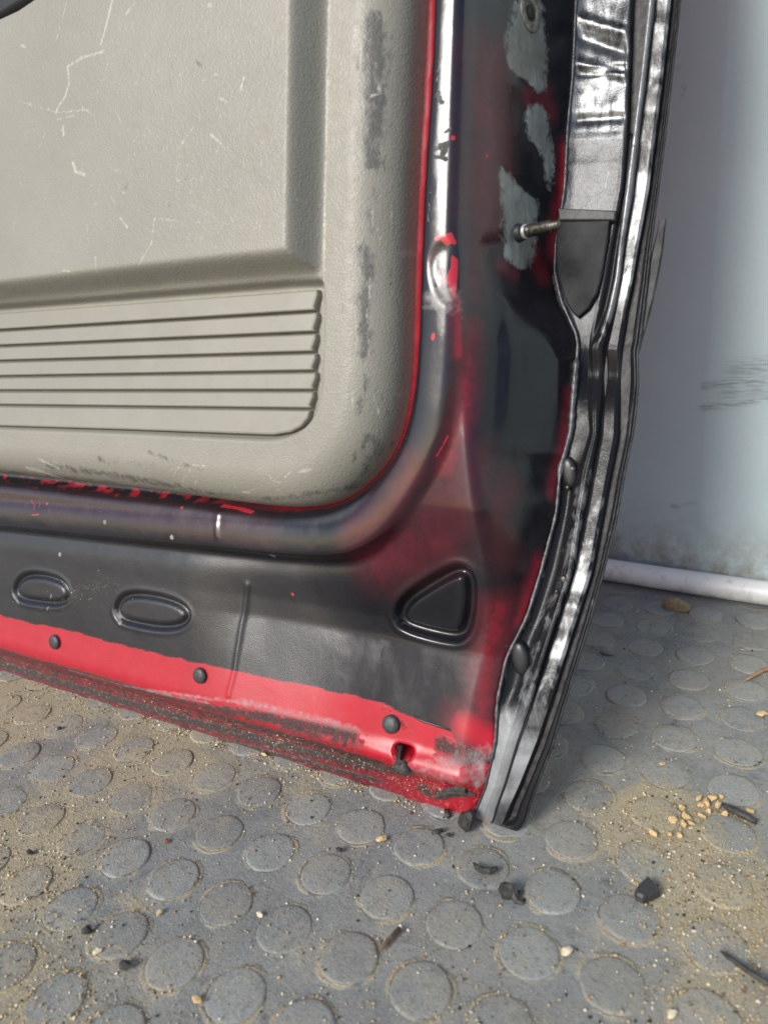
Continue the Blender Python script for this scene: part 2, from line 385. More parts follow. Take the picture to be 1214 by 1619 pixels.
def sample(A, u, v):
    x = np.clip((u - us[0]) / ST, 0, NU - 1.001); y = np.clip((v - vs[0]) / ST, 0, NVv - 1.001)
    i = x.astype(int); j = y.astype(int); fx = x - i; fy = y - j
    return (A[j, i] * (1 - fx) + A[j, i + 1] * fx) * (1 - fy) + (A[j + 1, i] * (1 - fx) + A[j + 1, i + 1] * fx) * fy
def hit(x, y):                                               # where the photograph's ray meets the door's inner panel
    q = ray(x, y); du, dv, dw = q[0], q @ VV, q @ NV
    s = np.linspace((.03 - CWW) / dw, (-.1 - CWW) / dw, 900); u = CU + s * du; v = CV + s * dv; w = CWW + s * dw
    below = np.nonzero(w <= sample(Wsh, u, v))[0]; k = below[0] if len(below) else -1
    return np.array([u[k], v[k], w[k]])
def hits(pts): return np.array([hit(*p) for p in pts])
def H2(pts): return hits(pts)[:, :2]

# pressed details: triangle, two slots, folds
Wd = np.zeros(len(P))
tri = smooth_pl(H2([(629, 980), (640, 950), (690, 918), (722, 901), (740, 908), (744, 940), (739, 985), (728, 1007), (700, 1005), (650, 992)]), 2, True)
dT = pdist(P, tri, True, None); iT = inside(P, tri)
Wd += -.0050 * np.exp(-(dT / .0027) ** 3) + .0009 * np.exp(-((dT - .0052) / .0016) ** 2) * (~iT)
slots = [[(22, 938), (32, 915), (55, 909), (90, 916), (106, 930), (107, 948), (92, 955), (60, 952), (35, 948)],
         [(183, 966), (192, 946), (215, 940), (260, 947), (290, 960), (298, 976), (285, 990), (255, 993), (215, 986), (192, 980)]]
slots.append([(x - 168, y - 34) for x, y in slots[0]])
for sl_ in slots:
    q = smooth_pl(H2(sl_), 2, True); d = pdist(P, q, True, .05)
    Wd += -.0032 * np.exp(-(d / .0019) ** 2) + .0006 * np.exp(-((d - .0040) / .0014) ** 2) * (~inside(P, q))
for pl, amp, wd_ in [([(392, 925), (384, 985), (372, 1060), (362, 1100)], .0011, .0016), ([(347, 808), (344, 850)], .0009, .0013)]:
    q = H2(pl); d = pdist(P, q, False, .03); Wd += amp * np.exp(-(d / wd_) ** 2)
q = H2([(793, 470), (796, 560), (790, 653), (776, 744)]); q2 = H2([(800, 466), (850, 500), (885, 530), (903, 570)])   # pressed plateau on the shut face
pk = np.vstack([q[::-1], q2, H2([(900, 650), (885, 720), (850, 780)])]); Wd += .0060 * sstep(-.002, .004, sdist(P, pk)) * sstep(H2([(776, 744)])[0, 1], H2([(793, 600)])[0, 1], P[:, 1])
for pl in ([(806, -20), (868, -20), (872, 140), (855, 165), (795, 110), (790, 60)], [(826, 160), (872, 160), (874, 300), (866, 316), (850, 240), (826, 220)], [(780, 255), (860, 315), (850, 380), (842, 428), (822, 438), (792, 416)]):
    Wd += .0032 * sstep(-.003, .003, sdist(P, smooth_pl(H2(pl), 1, True)))

crease = H2([(772, 0), (768, 150), (762, 300), (756, 430)]); Wd += .0013 * np.exp(-(pdist(P, crease, False, .02) / .0014) ** 2)
Wd += -.0006 * np.exp(-(pdist(P, H2([(500, 940), (560, 1010), (600, 1000)]), False, .05) / .012) ** 2) + .0004 * (fbm(UU.ravel(), VVg.ravel(), 45, 11) - .5) * sstep(.0, .03, VVg.ravel())
# torn drain slot near the corner
hole = smooth_pl(H2([(622, 1177), (652, 1184), (650, 1197), (641, 1207), (627, 1204)]), 1, True); dh = sdist(P, hole); Wd += -.016 * sstep(-.0004, .0010, dh)
# dented ridge patch
dent = smooth_pl(H2([(676, 425), (682, 395), (705, 378), (722, 400), (724, 450), (712, 485), (690, 470)]), 2, True); Wd += -.0012 * sstep(-.002, .003, sdist(P, dent))
Wsh = Wsh + blur(Wd.reshape(NVv, NU), .9)

# paint and wear masks, with some painted light and shade, as strokes and patches on the panel
red = np.zeros(len(P)); bare = np.zeros(len(P)); wear_glint = np.zeros(len(P)); grime_shade = np.zeros(len(P)); chip = np.zeros(len(P))
PXM = .00041                                                 # one photo pixel on the door, metres (roughly)
def stroke(A, pts, r, k=1., hard=2): 
    d = pdist(P3, hits(pts), False, r * PXM * 3.); np.maximum(A, k * np.exp(-(d / (r * PXM)) ** hard), out=A)
P3 = np.c_[P, Wsh.ravel()]
def patch(A, pts, k=1., soft=.0008, sm=0):
    q = H2(pts); q = smooth_pl(q, sm, True) if sm else q; np.maximum(A, k * sstep(-soft, soft, sdist(P, q)), out=A)
band = [(0, 972), (50, 985), (100, 995), (165, 1012), (220, 1027), (275, 1040), (370, 1060), (440, 1075), (500, 1088), (560, 1101), (607, 1112), (655, 1134), (711, 1155), (727, 1178)]
bp = H2(band); bp = np.vstack([[[-.3, bp[0, 1] - .0005]], bp, [[bp[-1, 0] + .02, bp[-1, 1] - .012], [.47, .02], [.47, -.1], [-.3, -.1]]])
jag = .0011 * (fbm(UU.ravel(), VVg.ravel(), 160, 21) - .5) * 2 + .0012 * (vnoise(UU.ravel() * 90, VVg.ravel() * 5, 5) - .5)
redband = sstep(-.0004, .0004, sdist(P, bp) + jag); red = np.maximum(red, redband)
# gap line beside the trim shows red
dRI = -sdist(P, RIp); red = np.maximum(red, 0.80 * sstep(-.0004, -.0026, dRI + jag * .4) * sstep(.2, .31, UU.ravel()))
red = np.maximum(red, .8 * sstep(-.0005, -.002, dRI + jag * 2) * sstep(.33, .2, UU.ravel()) * sstep(.5, .62, fbm(UU.ravel(), VVg.ravel() * 3, 150, 31)))
for pts, r, k in [([(775, 110), (772, 260), (765, 330)], 36, .50), ([(790, 180), (800, 330)], 20, .45), ([(845, 130), (862, 150)], 18, .40), ([(893, 240), (888, 320)], 14, .85), ([(835, 155), (870, 175)], 14, .5),
                  ([(880, 330), (872, 400)], 12, .6), ([(745, 520), (735, 640), (705, 740)], 16, .55), ([(690, 850), (600, 885)], 40, .36), ([(735, 745), (690, 850)], 40, .33), ([(800, 770), (780, 830), (800, 880)], 26, .28),
                  ([(790, 960), (768, 1060), (758, 1150)], 22, .60), ([(898, 620), (890, 700), (872, 780)], 9, .55), ([(850, 890), (820, 980)], 12, .6), ([(560, 850), (620, 800), (655, 740)], 22, .35), ([(0, 790), (200, 810), (420, 840)], 26, .16), ([(735, 1150), (770, 1170)], 26, .9), ([(725, 560), (722, 480)], 9, .7), ([(840, 395), (855, 430)], 16, .5), ([(765, 330), (750, 460)], 20, .33), ([(790, 420), (812, 432)], 10, .45)]:
    stroke(red, pts, r * 1.2, k * 1.05)
for pts in [[(697, 303)], [(716, 219)], [(773, 62)], [(768, 246)], [(685, 530), (684, 535)], [(463, 940)], [(288, 803)], [(707, 385), (700, 378), (712, 382)], [(75, 797)]]: stroke(chip, pts, 3.0, 1.0, 2)
for pts in [[(50, 792), (56, 800), (54, 806)], [(62, 792), (63, 802)], [(50, 815), (62, 814)], [(78, 806), (80, 812)]]: stroke(chip, pts, 1.5, .75, 2)
patch(chip, [(714, 402), (724, 412), (722, 445), (719, 478), (714, 466), (705, 440), (712, 425)]); patch(chip, [(693, 425), (697, 440), (703, 452), (696, 448), (690, 436)])
stroke(chip, [(676, 430), (682, 402), (693, 390)], 1.4, .6); stroke(chip, [(690, 378), (712, 372), (718, 384)], 3, 1.)
stroke(chip, [(353, 800), (372, 803), (398, 810)], 4, 1.2); stroke(chip, [(10, 766), (60, 772)], 2, .7); stroke(chip, [(708, 690), (690, 722)], 2, .7)
pl1 = [(812, 0), (835, -12), (857, 0), (862, 60), (864, 130), (852, 152), (838, 132), (803, 108), (797, 66), (812, 32)]
pl2 = [(835, 167), (863, 168), (866, 210), (877, 243), (873, 283), (866, 308), (858, 240), (832, 218), (832, 185)]
pl3 = [(787, 262), (794, 262), (823, 300), (853, 318), (843, 374), (838, 420), (827, 430), (800, 412), (795, 380), (795, 315)]
for pl in (pl1, pl2, pl3): patch(bare, pl, 1., .0032, 1)
stroke(wear_glint, [(806, 345), (835, 340), (843, 375), (830, 408), (806, 402)], 5, .55); stroke(grime_shade, [(820, 368)], 16, .8); stroke(wear_glint, [(822, 110), (846, 120), (860, 140)], 8, .4)
stroke(bare, [(876, 440), (884, 472), (908, 512)], 5, .8); stroke(wear_glint, [(684, 475), (700, 465), (715, 478)], 20, .5)
# sill wear: worn pale fold, dark grime stripes along the hem
stroke(wear_glint, [(110, 1060), (190, 1083), (280, 1098), (380, 1110), (440, 1122)], 4.5, .62); stroke(wear_glint, [(380, 1110), (440, 1124), (520, 1142), (565, 1156)], 8, .52); stroke(wear_glint, [(230, 1092), (330, 1112)], 3, .6)
stroke(grime_shade, [(0, 1028), (120, 1062), (260, 1103), (420, 1135), (560, 1165)], 14, .70); stroke(grime_shade, [(0, 1050), (150, 1096), (330, 1148), (480, 1188), (640, 1222)], 9, .88); stroke(grime_shade, [(0, 1064), (150, 1112), (330, 1166), (480, 1204), (600, 1236)], 5, .75)
stroke(grime_shade, [(330, 1128), (480, 1170), (600, 1206)], 12, .8); stroke(grime_shade, [(0, 1070), (300, 1166)], 5, .6); stroke(grime_shade, [(440, 1145), (560, 1175)], 22, .55)
stroke(grime_shade, [(700, 1180), (740, 1200)], 18, .7); stroke(grime_shade, [(610, 1118), (650, 1160)], 9, .45); stroke(grime_shade, [(668, 1248), (690, 1256)], 12, .7)
patch(grime_shade, [(621, 1176), (634, 1178), (634, 1207), (626, 1204)], 1.3, .0006); stroke(wear_glint, [(640, 1215), (700, 1230), (750, 1220)], 22, .5); stroke(wear_glint, [(700, 1210), (770, 1195)], 16, .55); patch(wear_glint, [(742, 1215), (768, 1190), (770, 1235), (752, 1250)], .7)  # the black patch paints the shade inside the drain slot
for pts in [[(166, 826)], [(433, 880), (430, 878)], [(272, 850)], [(95, 877)], [(190, 985)]]: stroke(wear_glint, pts, 3.5, 1.6, 3)
for pts, r, k in [([(692, 150), (700, 162)], 5, .5), ([(690, 235), (708, 228), (700, 245)], 5, .6), ([(686, 248), (704, 252)], 3, .55), ([(695, 96), (690, 130)], 3, .4), ([(703, 210), (712, 205)], 3, .5), ([(680, 300), (676, 350)], 4, .35)]: stroke(grime_shade, pts, r, k)
stroke(wear_glint, [(30, 955), (22, 940)], 3, .6); stroke(wear_glint, [(190, 978), (182, 966)], 4, .8); stroke(wear_glint, [(75, 965), (82, 940)], 2, .7)  # strokes at the slots' left ends paint in their highlights

def mat_shell():
    a = M('oversprayed_red_metal'); P_ = a.coord('Object'); n = a.noise(P_, 90, 6, .65); nf = a.noise(P_, 1600, 2, .5); nm = a.noise(P_, 300, 5, .65); nl = a.noise(P_, 22, 4, .6)
    R_ = a.attr('red'); B_ = a.attr('bare'); Wr = a.attr('wear_glint'); G_ = a.attr('grime_shade'); C_ = a.attr('chip')
    blk = a.mix(a.rng(nl, .35, .7), (.006, .006, .008), (.013, .012, .016)); blk = a.mix(a.math('MULTIPLY', a.rng(nf, .60, .72), a.math('MULTIPLY', a.attr('sat'), .35)), blk, (.08, .08, .095))
    redc = a.mix(a.rng(n, .3, .7), (.36, .006, .018), (.43, .009, .025))
    rsoft = a.math('ADD', R_, a.math('MULTIPLY', a.math('SUBTRACT', nm, .5), a.math('MULTIPLY', a.math('MULTIPLY', R_, a.math('SUBTRACT', 1, R_)), 1.2)), clamp=True)
    c = a.mix(a.rng(rsoft, .05, .62), blk, a.mix(a.rng(n, .35, .65), (.075, .009, .015), (.130, .013, .022))); c = a.mix(a.rng(rsoft, .55, .95), c, redc)
    c = a.mix(a.math('MULTIPLY', a.attr('film'), a.rng(nm, .30, .55, .55, 1)), c, a.mix(a.rng(n, .4, .6), (.10, .022, .028), (.045, .020, .024)))
    ch = a.rng(a.math('ADD', C_, a.math('MULTIPLY', a.math('SUBTRACT', nm, .5), .5)), .42, .55); c = a.mix(ch, c, (.42, .018, .03))
    gm = a.rng(a.math('ADD', G_, a.math('MULTIPLY', a.math('SUBTRACT', nm, .48), 1.1)), .38, .66); c = a.mix(a.math('MULTIPLY', gm, .93), c, a.mix(a.rng(nf, .45, .6), (.022, .020, .020), (.06, .052, .045)))
    wm = a.rng(a.math('ADD', Wr, a.math('MULTIPLY', a.math('SUBTRACT', nm, .5), .9)), .25, .85); c = a.mix(a.math('MULTIPLY', wm, .72), c, a.mix(a.rng(nm, .4, .6), (.24, .20, .20), (.38, .34, .34)))
    hem = a.math('MULTIPLY', a.attr('hem'), a.rng(a.noise(P_, 420, 4, .7), .56, .68)); c = a.mix(a.math('MULTIPLY', hem, .6), c, (.40, .33, .22))
    sp = a.math('MULTIPLY', a.rng(a.vor(P_, 230), .04, .07, 1, 0), a.rng(a.noise(P_, 40, 2), .58, .68)); c = a.mix(a.math('MULTIPLY', sp, .5), c, (.42, .38, .33))
    bm = a.rng(a.math('ADD', B_, a.math('ADD', a.math('MULTIPLY', a.math('SUBTRACT', n, .5), .7), a.math('MULTIPLY', a.math('SUBTRACT', nm, .5), .8))), .36, .64); c = a.mix(bm, c, a.mix(a.rng(nl, .35, .65), a.mix(a.rng(nm, .35, .7), (.14, .137, .115), (.23, .226, .20)), a.mix(a.rng(a.noise(a.coord('Object', (1, 1, .3)), 240, 5, .7), .35, .65), (.20, .21, .20), (.46, .49, .50))))
    ro = a.fmix(rsoft, a.fmix(a.attr('sat'), a.rng(a.noise(a.coord('Object', (1, 1, .35)), 60, 6, .7, .5), .36, .66, .08, .30), a.rng(nm, .3, .7, .10, .20)), .24); ro = a.fmix(bm, ro, .34); ro = a.fmix(gm, ro, .75); ro = a.fmix(wm, ro, .6); ro = a.math('ADD', ro, a.math('MULTIPLY', a.attr('sat'), .20))
    a.b.inputs['Coat Weight'].default_value = .0
    nb = a.bump(nf, .00022, .5); st = [x for x in a.t.nodes if x.type == 'BUMP'][-1]; a.l(a.math('ADD', a.math('MULTIPLY', a.attr('sat'), .6), .02), st.inputs['Strength'])
    nb = a.bump(n, .0010, .08, nb); nb = a.bump(nm, .0004, .07, nb); nb = a.bump(gm, .0004, .6, nb)
    a.set(Base_Color=c, Roughness=ro, Metallic=a.math('MULTIPLY', bm, .5), Normal=nb); a.l(a.math('ADD', a.math('MULTIPLY', a.attr('sat'), .38), a.math('ADD', .27, a.math('MULTIPLY', a.attr('gloss'), .36))), a.b.inputs['Specular IOR Level'])
    return a.m
uu, vv = UU.ravel(), VVg.ravel()
film = sstep(.0215, .0165, vv) * sstep(.41, .30, uu) * .9 + .35 * sstep(.026, .018, vv)
hem = sstep(.030, .012, vv) * (.4 + .6 * fbm(uu, vv, 40, 51)) + .35 * np.exp(-(pdist(P, H2([(60, 970), (120, 935), (180, 925)]), False, .03) / .006) ** 2)
sat = np.where(-sdist(P, ROp) > .002, sstep(.345, .29, uu), .35 * sstep(.33, .28, uu))                     # satin on the flat sill, glossier on the shut face
gloss = sstep(.004, -.002, -sdist(P, ROp)) + .6 * np.exp(-(pdist(P, EC, False, .03) / .008) ** 2) + .6 * np.exp(-(dT / .008) ** 2); gloss = np.clip(gloss, 0, 1)
rB = inside(P, right_B); dB = pdist(P, BC); keep = ~(rB & (dB > .014))
V = L3(uu, vv, Wsh.ravel()); Fc = gridfaces(NVv, NU, keep)
V, Fc, at = compact(V, Fc, dict(red=np.clip(red, 0, 1), bare=bare, wear_glint=wear_glint, grime_shade=grime_shade, chip=chip, film=np.clip(film, 0, 1), gloss=gloss, hem=hem, sat=sat))
shell = link('inner_panel', pymesh('inner_panel', V, Fc, attrs=at), mat_shell(), door)

# ------------------------------------------------------------------ shut flange on the hinge side: loft over traced curves
STN = [  # B        a           S           G           L           O
 [(944, -300), (1028, -300), (1060, -300), (1069, -300), (1099, -300), (1112, -300)],
 [(919, -90), (1005, -90), (1035, -90), (1044, -90), (1072, -90), (1085, -90)],
 [(911, 0), (997, 0), (1026, 0), (1035, 0), (1061, 0), (1073, 0)],
 [(906, 121), (994, 121), (1013, 121), (1022, 121), (1048, 124), (1059, 126)],
 [(898, 202), (991, 200), (1003, 200), (1011, 202), (1038, 204), (1050, 206)],
 [(893, 303), (984, 300), (990, 300), (1001, 303), (1025, 306), (1037, 308)],
 [(880, 379), (966, 388), (979, 388), (987, 390), (1009, 390), (1026, 388)],
 [(877, 430), (957, 440), (973, 440), (981, 442), (1000, 444), (1020, 446)],
 [(888, 478), (947, 490), (962, 490), (971, 492), (989, 494), (1014, 498)],
 [(911, 528), (935, 530), (948, 530), (961, 532), (983, 534), (1009, 540)],
 [(914, 548), (931, 550), (937, 550), (955, 552), (980, 552), (1005, 556)],
 [(909, 602), (927, 604), (936, 604), (953, 606), (977, 608), (1006, 612)],
 [(906, 640), (930, 642), (938, 642), (951, 644), (976, 646), (1003, 648)],
 [(903, 683), (934, 685), (939, 686), (948, 688), (976, 690), (997, 692)],
 [(886, 742), (916, 744), (923, 745), (937, 746), (964, 750), (984, 752)],
 [(880, 812), (906, 815), (912, 816), (924, 818), (951, 820), (972, 822)],
 [(856, 903), (892, 902), (900, 902), (907, 903), (936, 905), (951, 906)],
 [(834, 975), (868, 975), (877, 976), (884, 976), (913, 978), (931, 980)],
 [(801, 1040), (848, 1042), (855, 1042), (863, 1042), (892, 1042), (912, 1042)],
 [(787, 1108), (824, 1108), (832, 1109), (841, 1109), (870, 1112), (891, 1110)],
 [(784, 1172), (802, 1174), (808, 1174), (817, 1175), (847, 1178), (871, 1180)],
 [(768, 1244), (783, 1243), (789, 1243), (797, 1242), (822, 1240), (847, 1240)],
 [(755, 1275), (769, 1276), (776, 1277), (784, 1278), (804, 1279), (836, 1272)],
 [(749, 1286), (764, 1292), (771, 1295), (779, 1298), (795, 1303), (829, 1300)],
 [(746, 1291), (760, 1297), (767, 1300), (774, 1303), (789, 1308), (812, 1318)]]
nS = len(STN); crv = np.array([[duvD(x, y) for x, y in st] for st in STN])        # stations x curves x 3
NR = 440; tk = np.linspace(0, nS - 1, NR)
crv = np.stack([[np.interp(tk, np.arange(nS), crv[:, c, k]) for k in range(3)] for c in range(6)], 0).transpose(2, 0, 1)   # rows x curves x 3
pix = np.stack([[np.interp(tk, np.arange(nS), np.array(STN, float)[:, c, k]) for k in range(2)] for c in range(6)], 0).transpose(2, 0, 1)
def rowsm(A, n=4):
    for _ in range(n): A[1:-1] = .25 * A[:-2] + .5 * A[1:-1] + .25 * A[2:]
    return A
crv = rowsm(crv, 6)
cols = [(0, 0.), (0, .06), (0, .16)] + [(0, t) for t in np.linspace(.25, .92, 12)] + [(1, t) for t in np.linspace(0, .92, 7)] + [(2, t) for t in np.linspace(0, .85, 6)] + [(3, t) for t in (0, .05, .10)] + [(3, t) for t in np.linspace(.17, .94, 10)] + [(4, t) for t in np.linspace(0, .95, 10)] + [(5, 0.)]
yrow = pix[:, 3, 1]
up_ = sstep(560, 480, yrow); low_ = sstep(700, 780, yrow); bot = sstep(1090, 1160, yrow); groove = sstep(215, 190, yrow); notch = np.exp(-((yrow - 595) / 34) ** 2)
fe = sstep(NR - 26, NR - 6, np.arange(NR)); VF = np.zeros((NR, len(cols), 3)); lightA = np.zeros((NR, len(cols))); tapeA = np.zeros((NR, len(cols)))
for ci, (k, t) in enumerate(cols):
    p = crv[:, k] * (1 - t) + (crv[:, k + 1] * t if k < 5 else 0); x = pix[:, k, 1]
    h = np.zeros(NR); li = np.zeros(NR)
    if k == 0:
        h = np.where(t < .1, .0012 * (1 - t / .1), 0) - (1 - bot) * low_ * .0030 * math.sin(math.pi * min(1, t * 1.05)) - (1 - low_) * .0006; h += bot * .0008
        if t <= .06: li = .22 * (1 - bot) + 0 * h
        else: li = .03 + .17 * low_ * (1 - bot) * max(0, (t - .45) / .55) ** 1.5 + sstep(960, 1060, yrow) * .08 + bot * .30  # brightening across this strip paints the hollow's shading into its colour
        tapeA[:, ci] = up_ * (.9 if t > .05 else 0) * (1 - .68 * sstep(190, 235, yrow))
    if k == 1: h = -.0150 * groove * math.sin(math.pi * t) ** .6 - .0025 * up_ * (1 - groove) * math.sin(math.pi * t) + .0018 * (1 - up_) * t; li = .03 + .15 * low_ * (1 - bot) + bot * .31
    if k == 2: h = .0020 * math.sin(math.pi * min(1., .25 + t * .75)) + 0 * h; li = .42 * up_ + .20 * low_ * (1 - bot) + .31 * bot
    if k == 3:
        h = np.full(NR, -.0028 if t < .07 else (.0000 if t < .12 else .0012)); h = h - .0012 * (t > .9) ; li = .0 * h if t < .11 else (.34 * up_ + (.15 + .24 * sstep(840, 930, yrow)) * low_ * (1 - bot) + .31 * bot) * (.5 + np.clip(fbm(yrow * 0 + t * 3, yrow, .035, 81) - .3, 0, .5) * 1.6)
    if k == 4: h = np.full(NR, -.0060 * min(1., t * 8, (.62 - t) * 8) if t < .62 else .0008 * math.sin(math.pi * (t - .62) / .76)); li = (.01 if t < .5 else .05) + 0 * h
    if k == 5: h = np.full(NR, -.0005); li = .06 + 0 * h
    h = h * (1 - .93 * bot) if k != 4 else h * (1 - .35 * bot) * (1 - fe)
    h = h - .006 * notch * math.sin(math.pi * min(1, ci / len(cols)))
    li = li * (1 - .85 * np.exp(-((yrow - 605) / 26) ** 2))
    p = p.copy(); p[:, 2] += h; VF[:, ci] = p; lightA[:, ci] = li
# wrinkled foil: crossing creases near the top, small irregular dents
fu, fv = VF[..., 0], VF[..., 1]
ti = np.array([(c[0] == 0) * c[1] for c in cols])
for y0, sl2, amp, wd_ in [(28, 16, .0022, 5), (55, 18, -.0020, 9), (100, 14, .0022, 7), (118, -6, -.0026, 4), (190, -2, -.0012, 7), (222, -3, .0010, 5), (262, 0, .0006, 5)]:
    dy = (pix[:, 0, 1][:, None] - (y0 + sl2 * (ti[None] * 1.6))); VF[..., 2] += amp * np.exp(-(dy / wd_) ** 2) * tapeA
VF[..., 2] += (.0018 * (fbm(fu, fv * .6, 110, 61) - .5) + .0006 * (fbm(fu, fv, 420, 62) - .5)) * (.10 + .8 * np.clip(tapeA + lightA, 0, 1)) * (1 - .75 * bot[:, None])
def mat_flange():
    a = M('scratched_black_and_bare_metal'); P_ = a.coord('Object', (1, 1, .35)); Q_ = a.coord('Object'); n = a.noise(P_, 170, 6, .68, .6); nf = a.noise(Q_, 900, 4, .6); nl = a.noise(Q_, 45, 5, .65, .8)
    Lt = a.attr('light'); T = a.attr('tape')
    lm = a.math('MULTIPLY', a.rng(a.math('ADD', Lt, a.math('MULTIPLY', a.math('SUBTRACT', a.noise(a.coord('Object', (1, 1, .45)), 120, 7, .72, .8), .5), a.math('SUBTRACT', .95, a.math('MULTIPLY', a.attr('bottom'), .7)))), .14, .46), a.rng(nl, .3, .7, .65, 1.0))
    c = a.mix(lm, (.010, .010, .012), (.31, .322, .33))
    tm = a.math('MULTIPLY', T, a.rng(nl, .30, .62, .55, 1.0)); c = a.mix(tm, c, a.mix(a.rng(n, .35, .65), (.035, .036, .04), (.22, .23, .24)))
    c = a.mix(a.math('MULTIPLY', a.rng(nf, .62, .72), .5), c, (.01, .01, .011))
    c = a.mix(a.math('MULTIPLY', a.attr('rust'), a.rng(nf, .4, .6)), c, (.36, .17, .05))
    ro = a.fmix(tm, a.rng(n, .35, .65, .16, .34), a.rng(nf, .3, .7, .22, .36)); ro = a.math('ADD', ro, a.math('MULTIPLY', a.attr('bottom'), .25))
    sp_ = a.fmix(a.math('MAXIMUM', lm, tm), .16, .5); a.l(sp_, a.b.inputs['Specular IOR Level'])
    a.set(Base_Color=c, Roughness=ro, Metallic=a.math('MAXIMUM', a.math('MULTIPLY', tm, .95), a.math('MULTIPLY', lm, .35)), Normal=a.bump(nf, .0003, .3, a.bump(n, .0005, .35))); return a.m
rust = np.zeros_like(lightA); rust[-26:, 6:28] = np.linspace(0, 1, 26)[:, None] ** 2
M_FLANGE = mat_flange()
me = pymesh('hinge_flange', L3(VF[..., 0].ravel(), VF[..., 1].ravel(), VF[..., 2].ravel()), gridfaces(NR, len(cols)), attrs=dict(light=np.clip(lightA, 0, 1), tape=tapeA, rust=rust, bottom=np.repeat(bot[:, None], len(cols), 1)))
flange = link('hinge_flange', me, M_FLANGE, door)
# outer skin: rolled edge round the flange and the red panel behind it
ed = VF[:, -1]; inn = VF[:, 0]
M_EDGE = plain('dark_grimy_edge', (.012, .012, .013), .42, .1, 200, (.045, .045, .046), .0003, .3)
rings = [(0, -.0004), (.0006, -.0003), (.0010, -.0010), (.0006, -.0022), (-.004, -.0034), (-.03, -.006)]
VE = np.stack([np.stack([ed[:, 0] + a, ed[:, 1], ed[:, 2] + b], -1) for a, b in rings], 1)
link('skin_hem', pymesh('skin_hem', L3(VE[..., 0].ravel(), VE[..., 1].ravel(), VE[..., 2].ravel()), gridfaces(NR, len(rings))), M_EDGE, door)
vz = np.r_[np.linspace(.002, .50, 60), np.linspace(.52, 1.0, 10)]; ux = np.linspace(-.07, 1, 2)
Oc = ed[np.argsort(ed[:, 1])]; Ou = np.interp(vz, Oc[:, 1], Oc[:, 0]) - .003
VO = np.stack([np.stack([-.07 + (Ou + .07) * t, vz, -Dof(vz) - .006 - .012 * np.sin(np.pi * min(1, (1 - t) * 1.5 + .0)) * np.clip(vz / .2, 0, 1)], -1) for t in np.linspace(0, 1, 24)], 1)
link('outer_skin', pymesh('outer_skin', L3(VO[..., 0].ravel(), VO[..., 1].ravel(), VO[..., 2].ravel()), gridfaces(70, 24)), plain('red_paint', (.5, .008, .025), .25), door)
# seam sealer bead along the shut-face edge
pb = [Vector(L3(*(p + [0, 0, .0010 + 0 * i]))) for i, p in enumerate(rowsm(crv[:, 0].copy(), 2))][::2]
rad = [.0008 + .0005 * abs(math.sin(i * .9)) * random.random() + (.0008 if 95 < i < 130 else 0) for i in range(len(pb))]
rad = [r if yrow[i * 2] < 1200 else .0004 for i, r in enumerate(rad)]
V, Fs = tube(pb, rad, 8)
link('seam_sealer', pymesh('seam_sealer', V, Fs), plain('grey_sealer', (.09, .09, .095), .32, .2, 300, (.04, .04, .042), .0006), door)
# black reinforcement plate let into the flange
def flp(pts, off=0.): return np.array([duvD(x, y, off) for x, y in pts])
def slab3(name, pts, th, bev, mat, parent=door, off=.0, sm=0):
    q = flp(pts, off); 
    if sm: q = smooth_pl(q, sm, True)
    A = np.c_[q[:, 0], q[:, 1], np.ones(len(q))]; cf = np.linalg.lstsq(A, q[:, 2], rcond=None)[0]; f = lambda p: p @ cf[:2] + cf[2]
    V, Fs = prism(q[:, :2], -.5 * th - .001, th, bev, wfun=f)
    n = len(q); Vb = V[:n]; Vb[:, 1] = -(f(q[:, :2]) - .004)
    return link(name, pymesh(name, V, Fs, smooth=False), mat, parent)
M_BLK = plain('glossy_black_plate', (.008, .009, .010), .55, .0, 75, (.030, .032, .035), .0005, .14)
slab3('reinforcement_plate', [(884, 352), (926, 351), (966, 350), (963, 380), (959, 404), (953, 440), (946, 466), (932, 490), (916, 504), (908, 498), (897, 480), (887, 450), (881, 425), (880, 390), (882, 365)], .0034, .0010, M_BLK, off=-.0005)
slab3('folded_tab', [(884, 332), (976, 336), (974, 352), (886, 352)], .0040, .0012, plain('dull_tab', (.028, .028, .03), .45, .0, 200, (.07, .07, .068), .0004, .3), off=0)
# loose moulding strip peeling off the skin edge
q = [duvD(x, y, -.004) for x, y in [(1047, 348), (1041, 385), (1032, 430), (1022, 480), (1012, 530), (1006, 560)]]
wd2 = [.0018, .0028, .0032, .0030, .0022, .0012]
Vm = []
for p, h in zip(smooth_pl(q, 2), np.interp(np.linspace(0, 1, len(smooth_pl(q, 2))), np.linspace(0, 1, 6), wd2)):
    for a, b in ((-h, -.001), (-h * .6, .0012), (h * .7, .001), (h, .0), (h, -.0012), (-h, -.0025)): Vm.append(L3(p[0] + a, p[1], p[2] + b))
nm_ = len(Vm) // 6; Fm = [[i * 6 + k, i * 6 + (k + 1) % 6, (i + 1) * 6 + (k + 1) % 6, (i + 1) * 6 + k] for i in range(nm_ - 1) for k in range(6)] + [[0, 1, 2, 3, 4, 5], [(nm_ - 1) * 6 + k for k in range(6)][::-1]]
link('moulding_strip', pymesh('moulding_strip', Vm, Fm, False), plain('grimy_strip', (.012, .012, .012), .5, .0, 110, (.05, .05, .05), .0006, .25), door)['label'] = 'loose grimy moulding strip peeling off the outer edge'

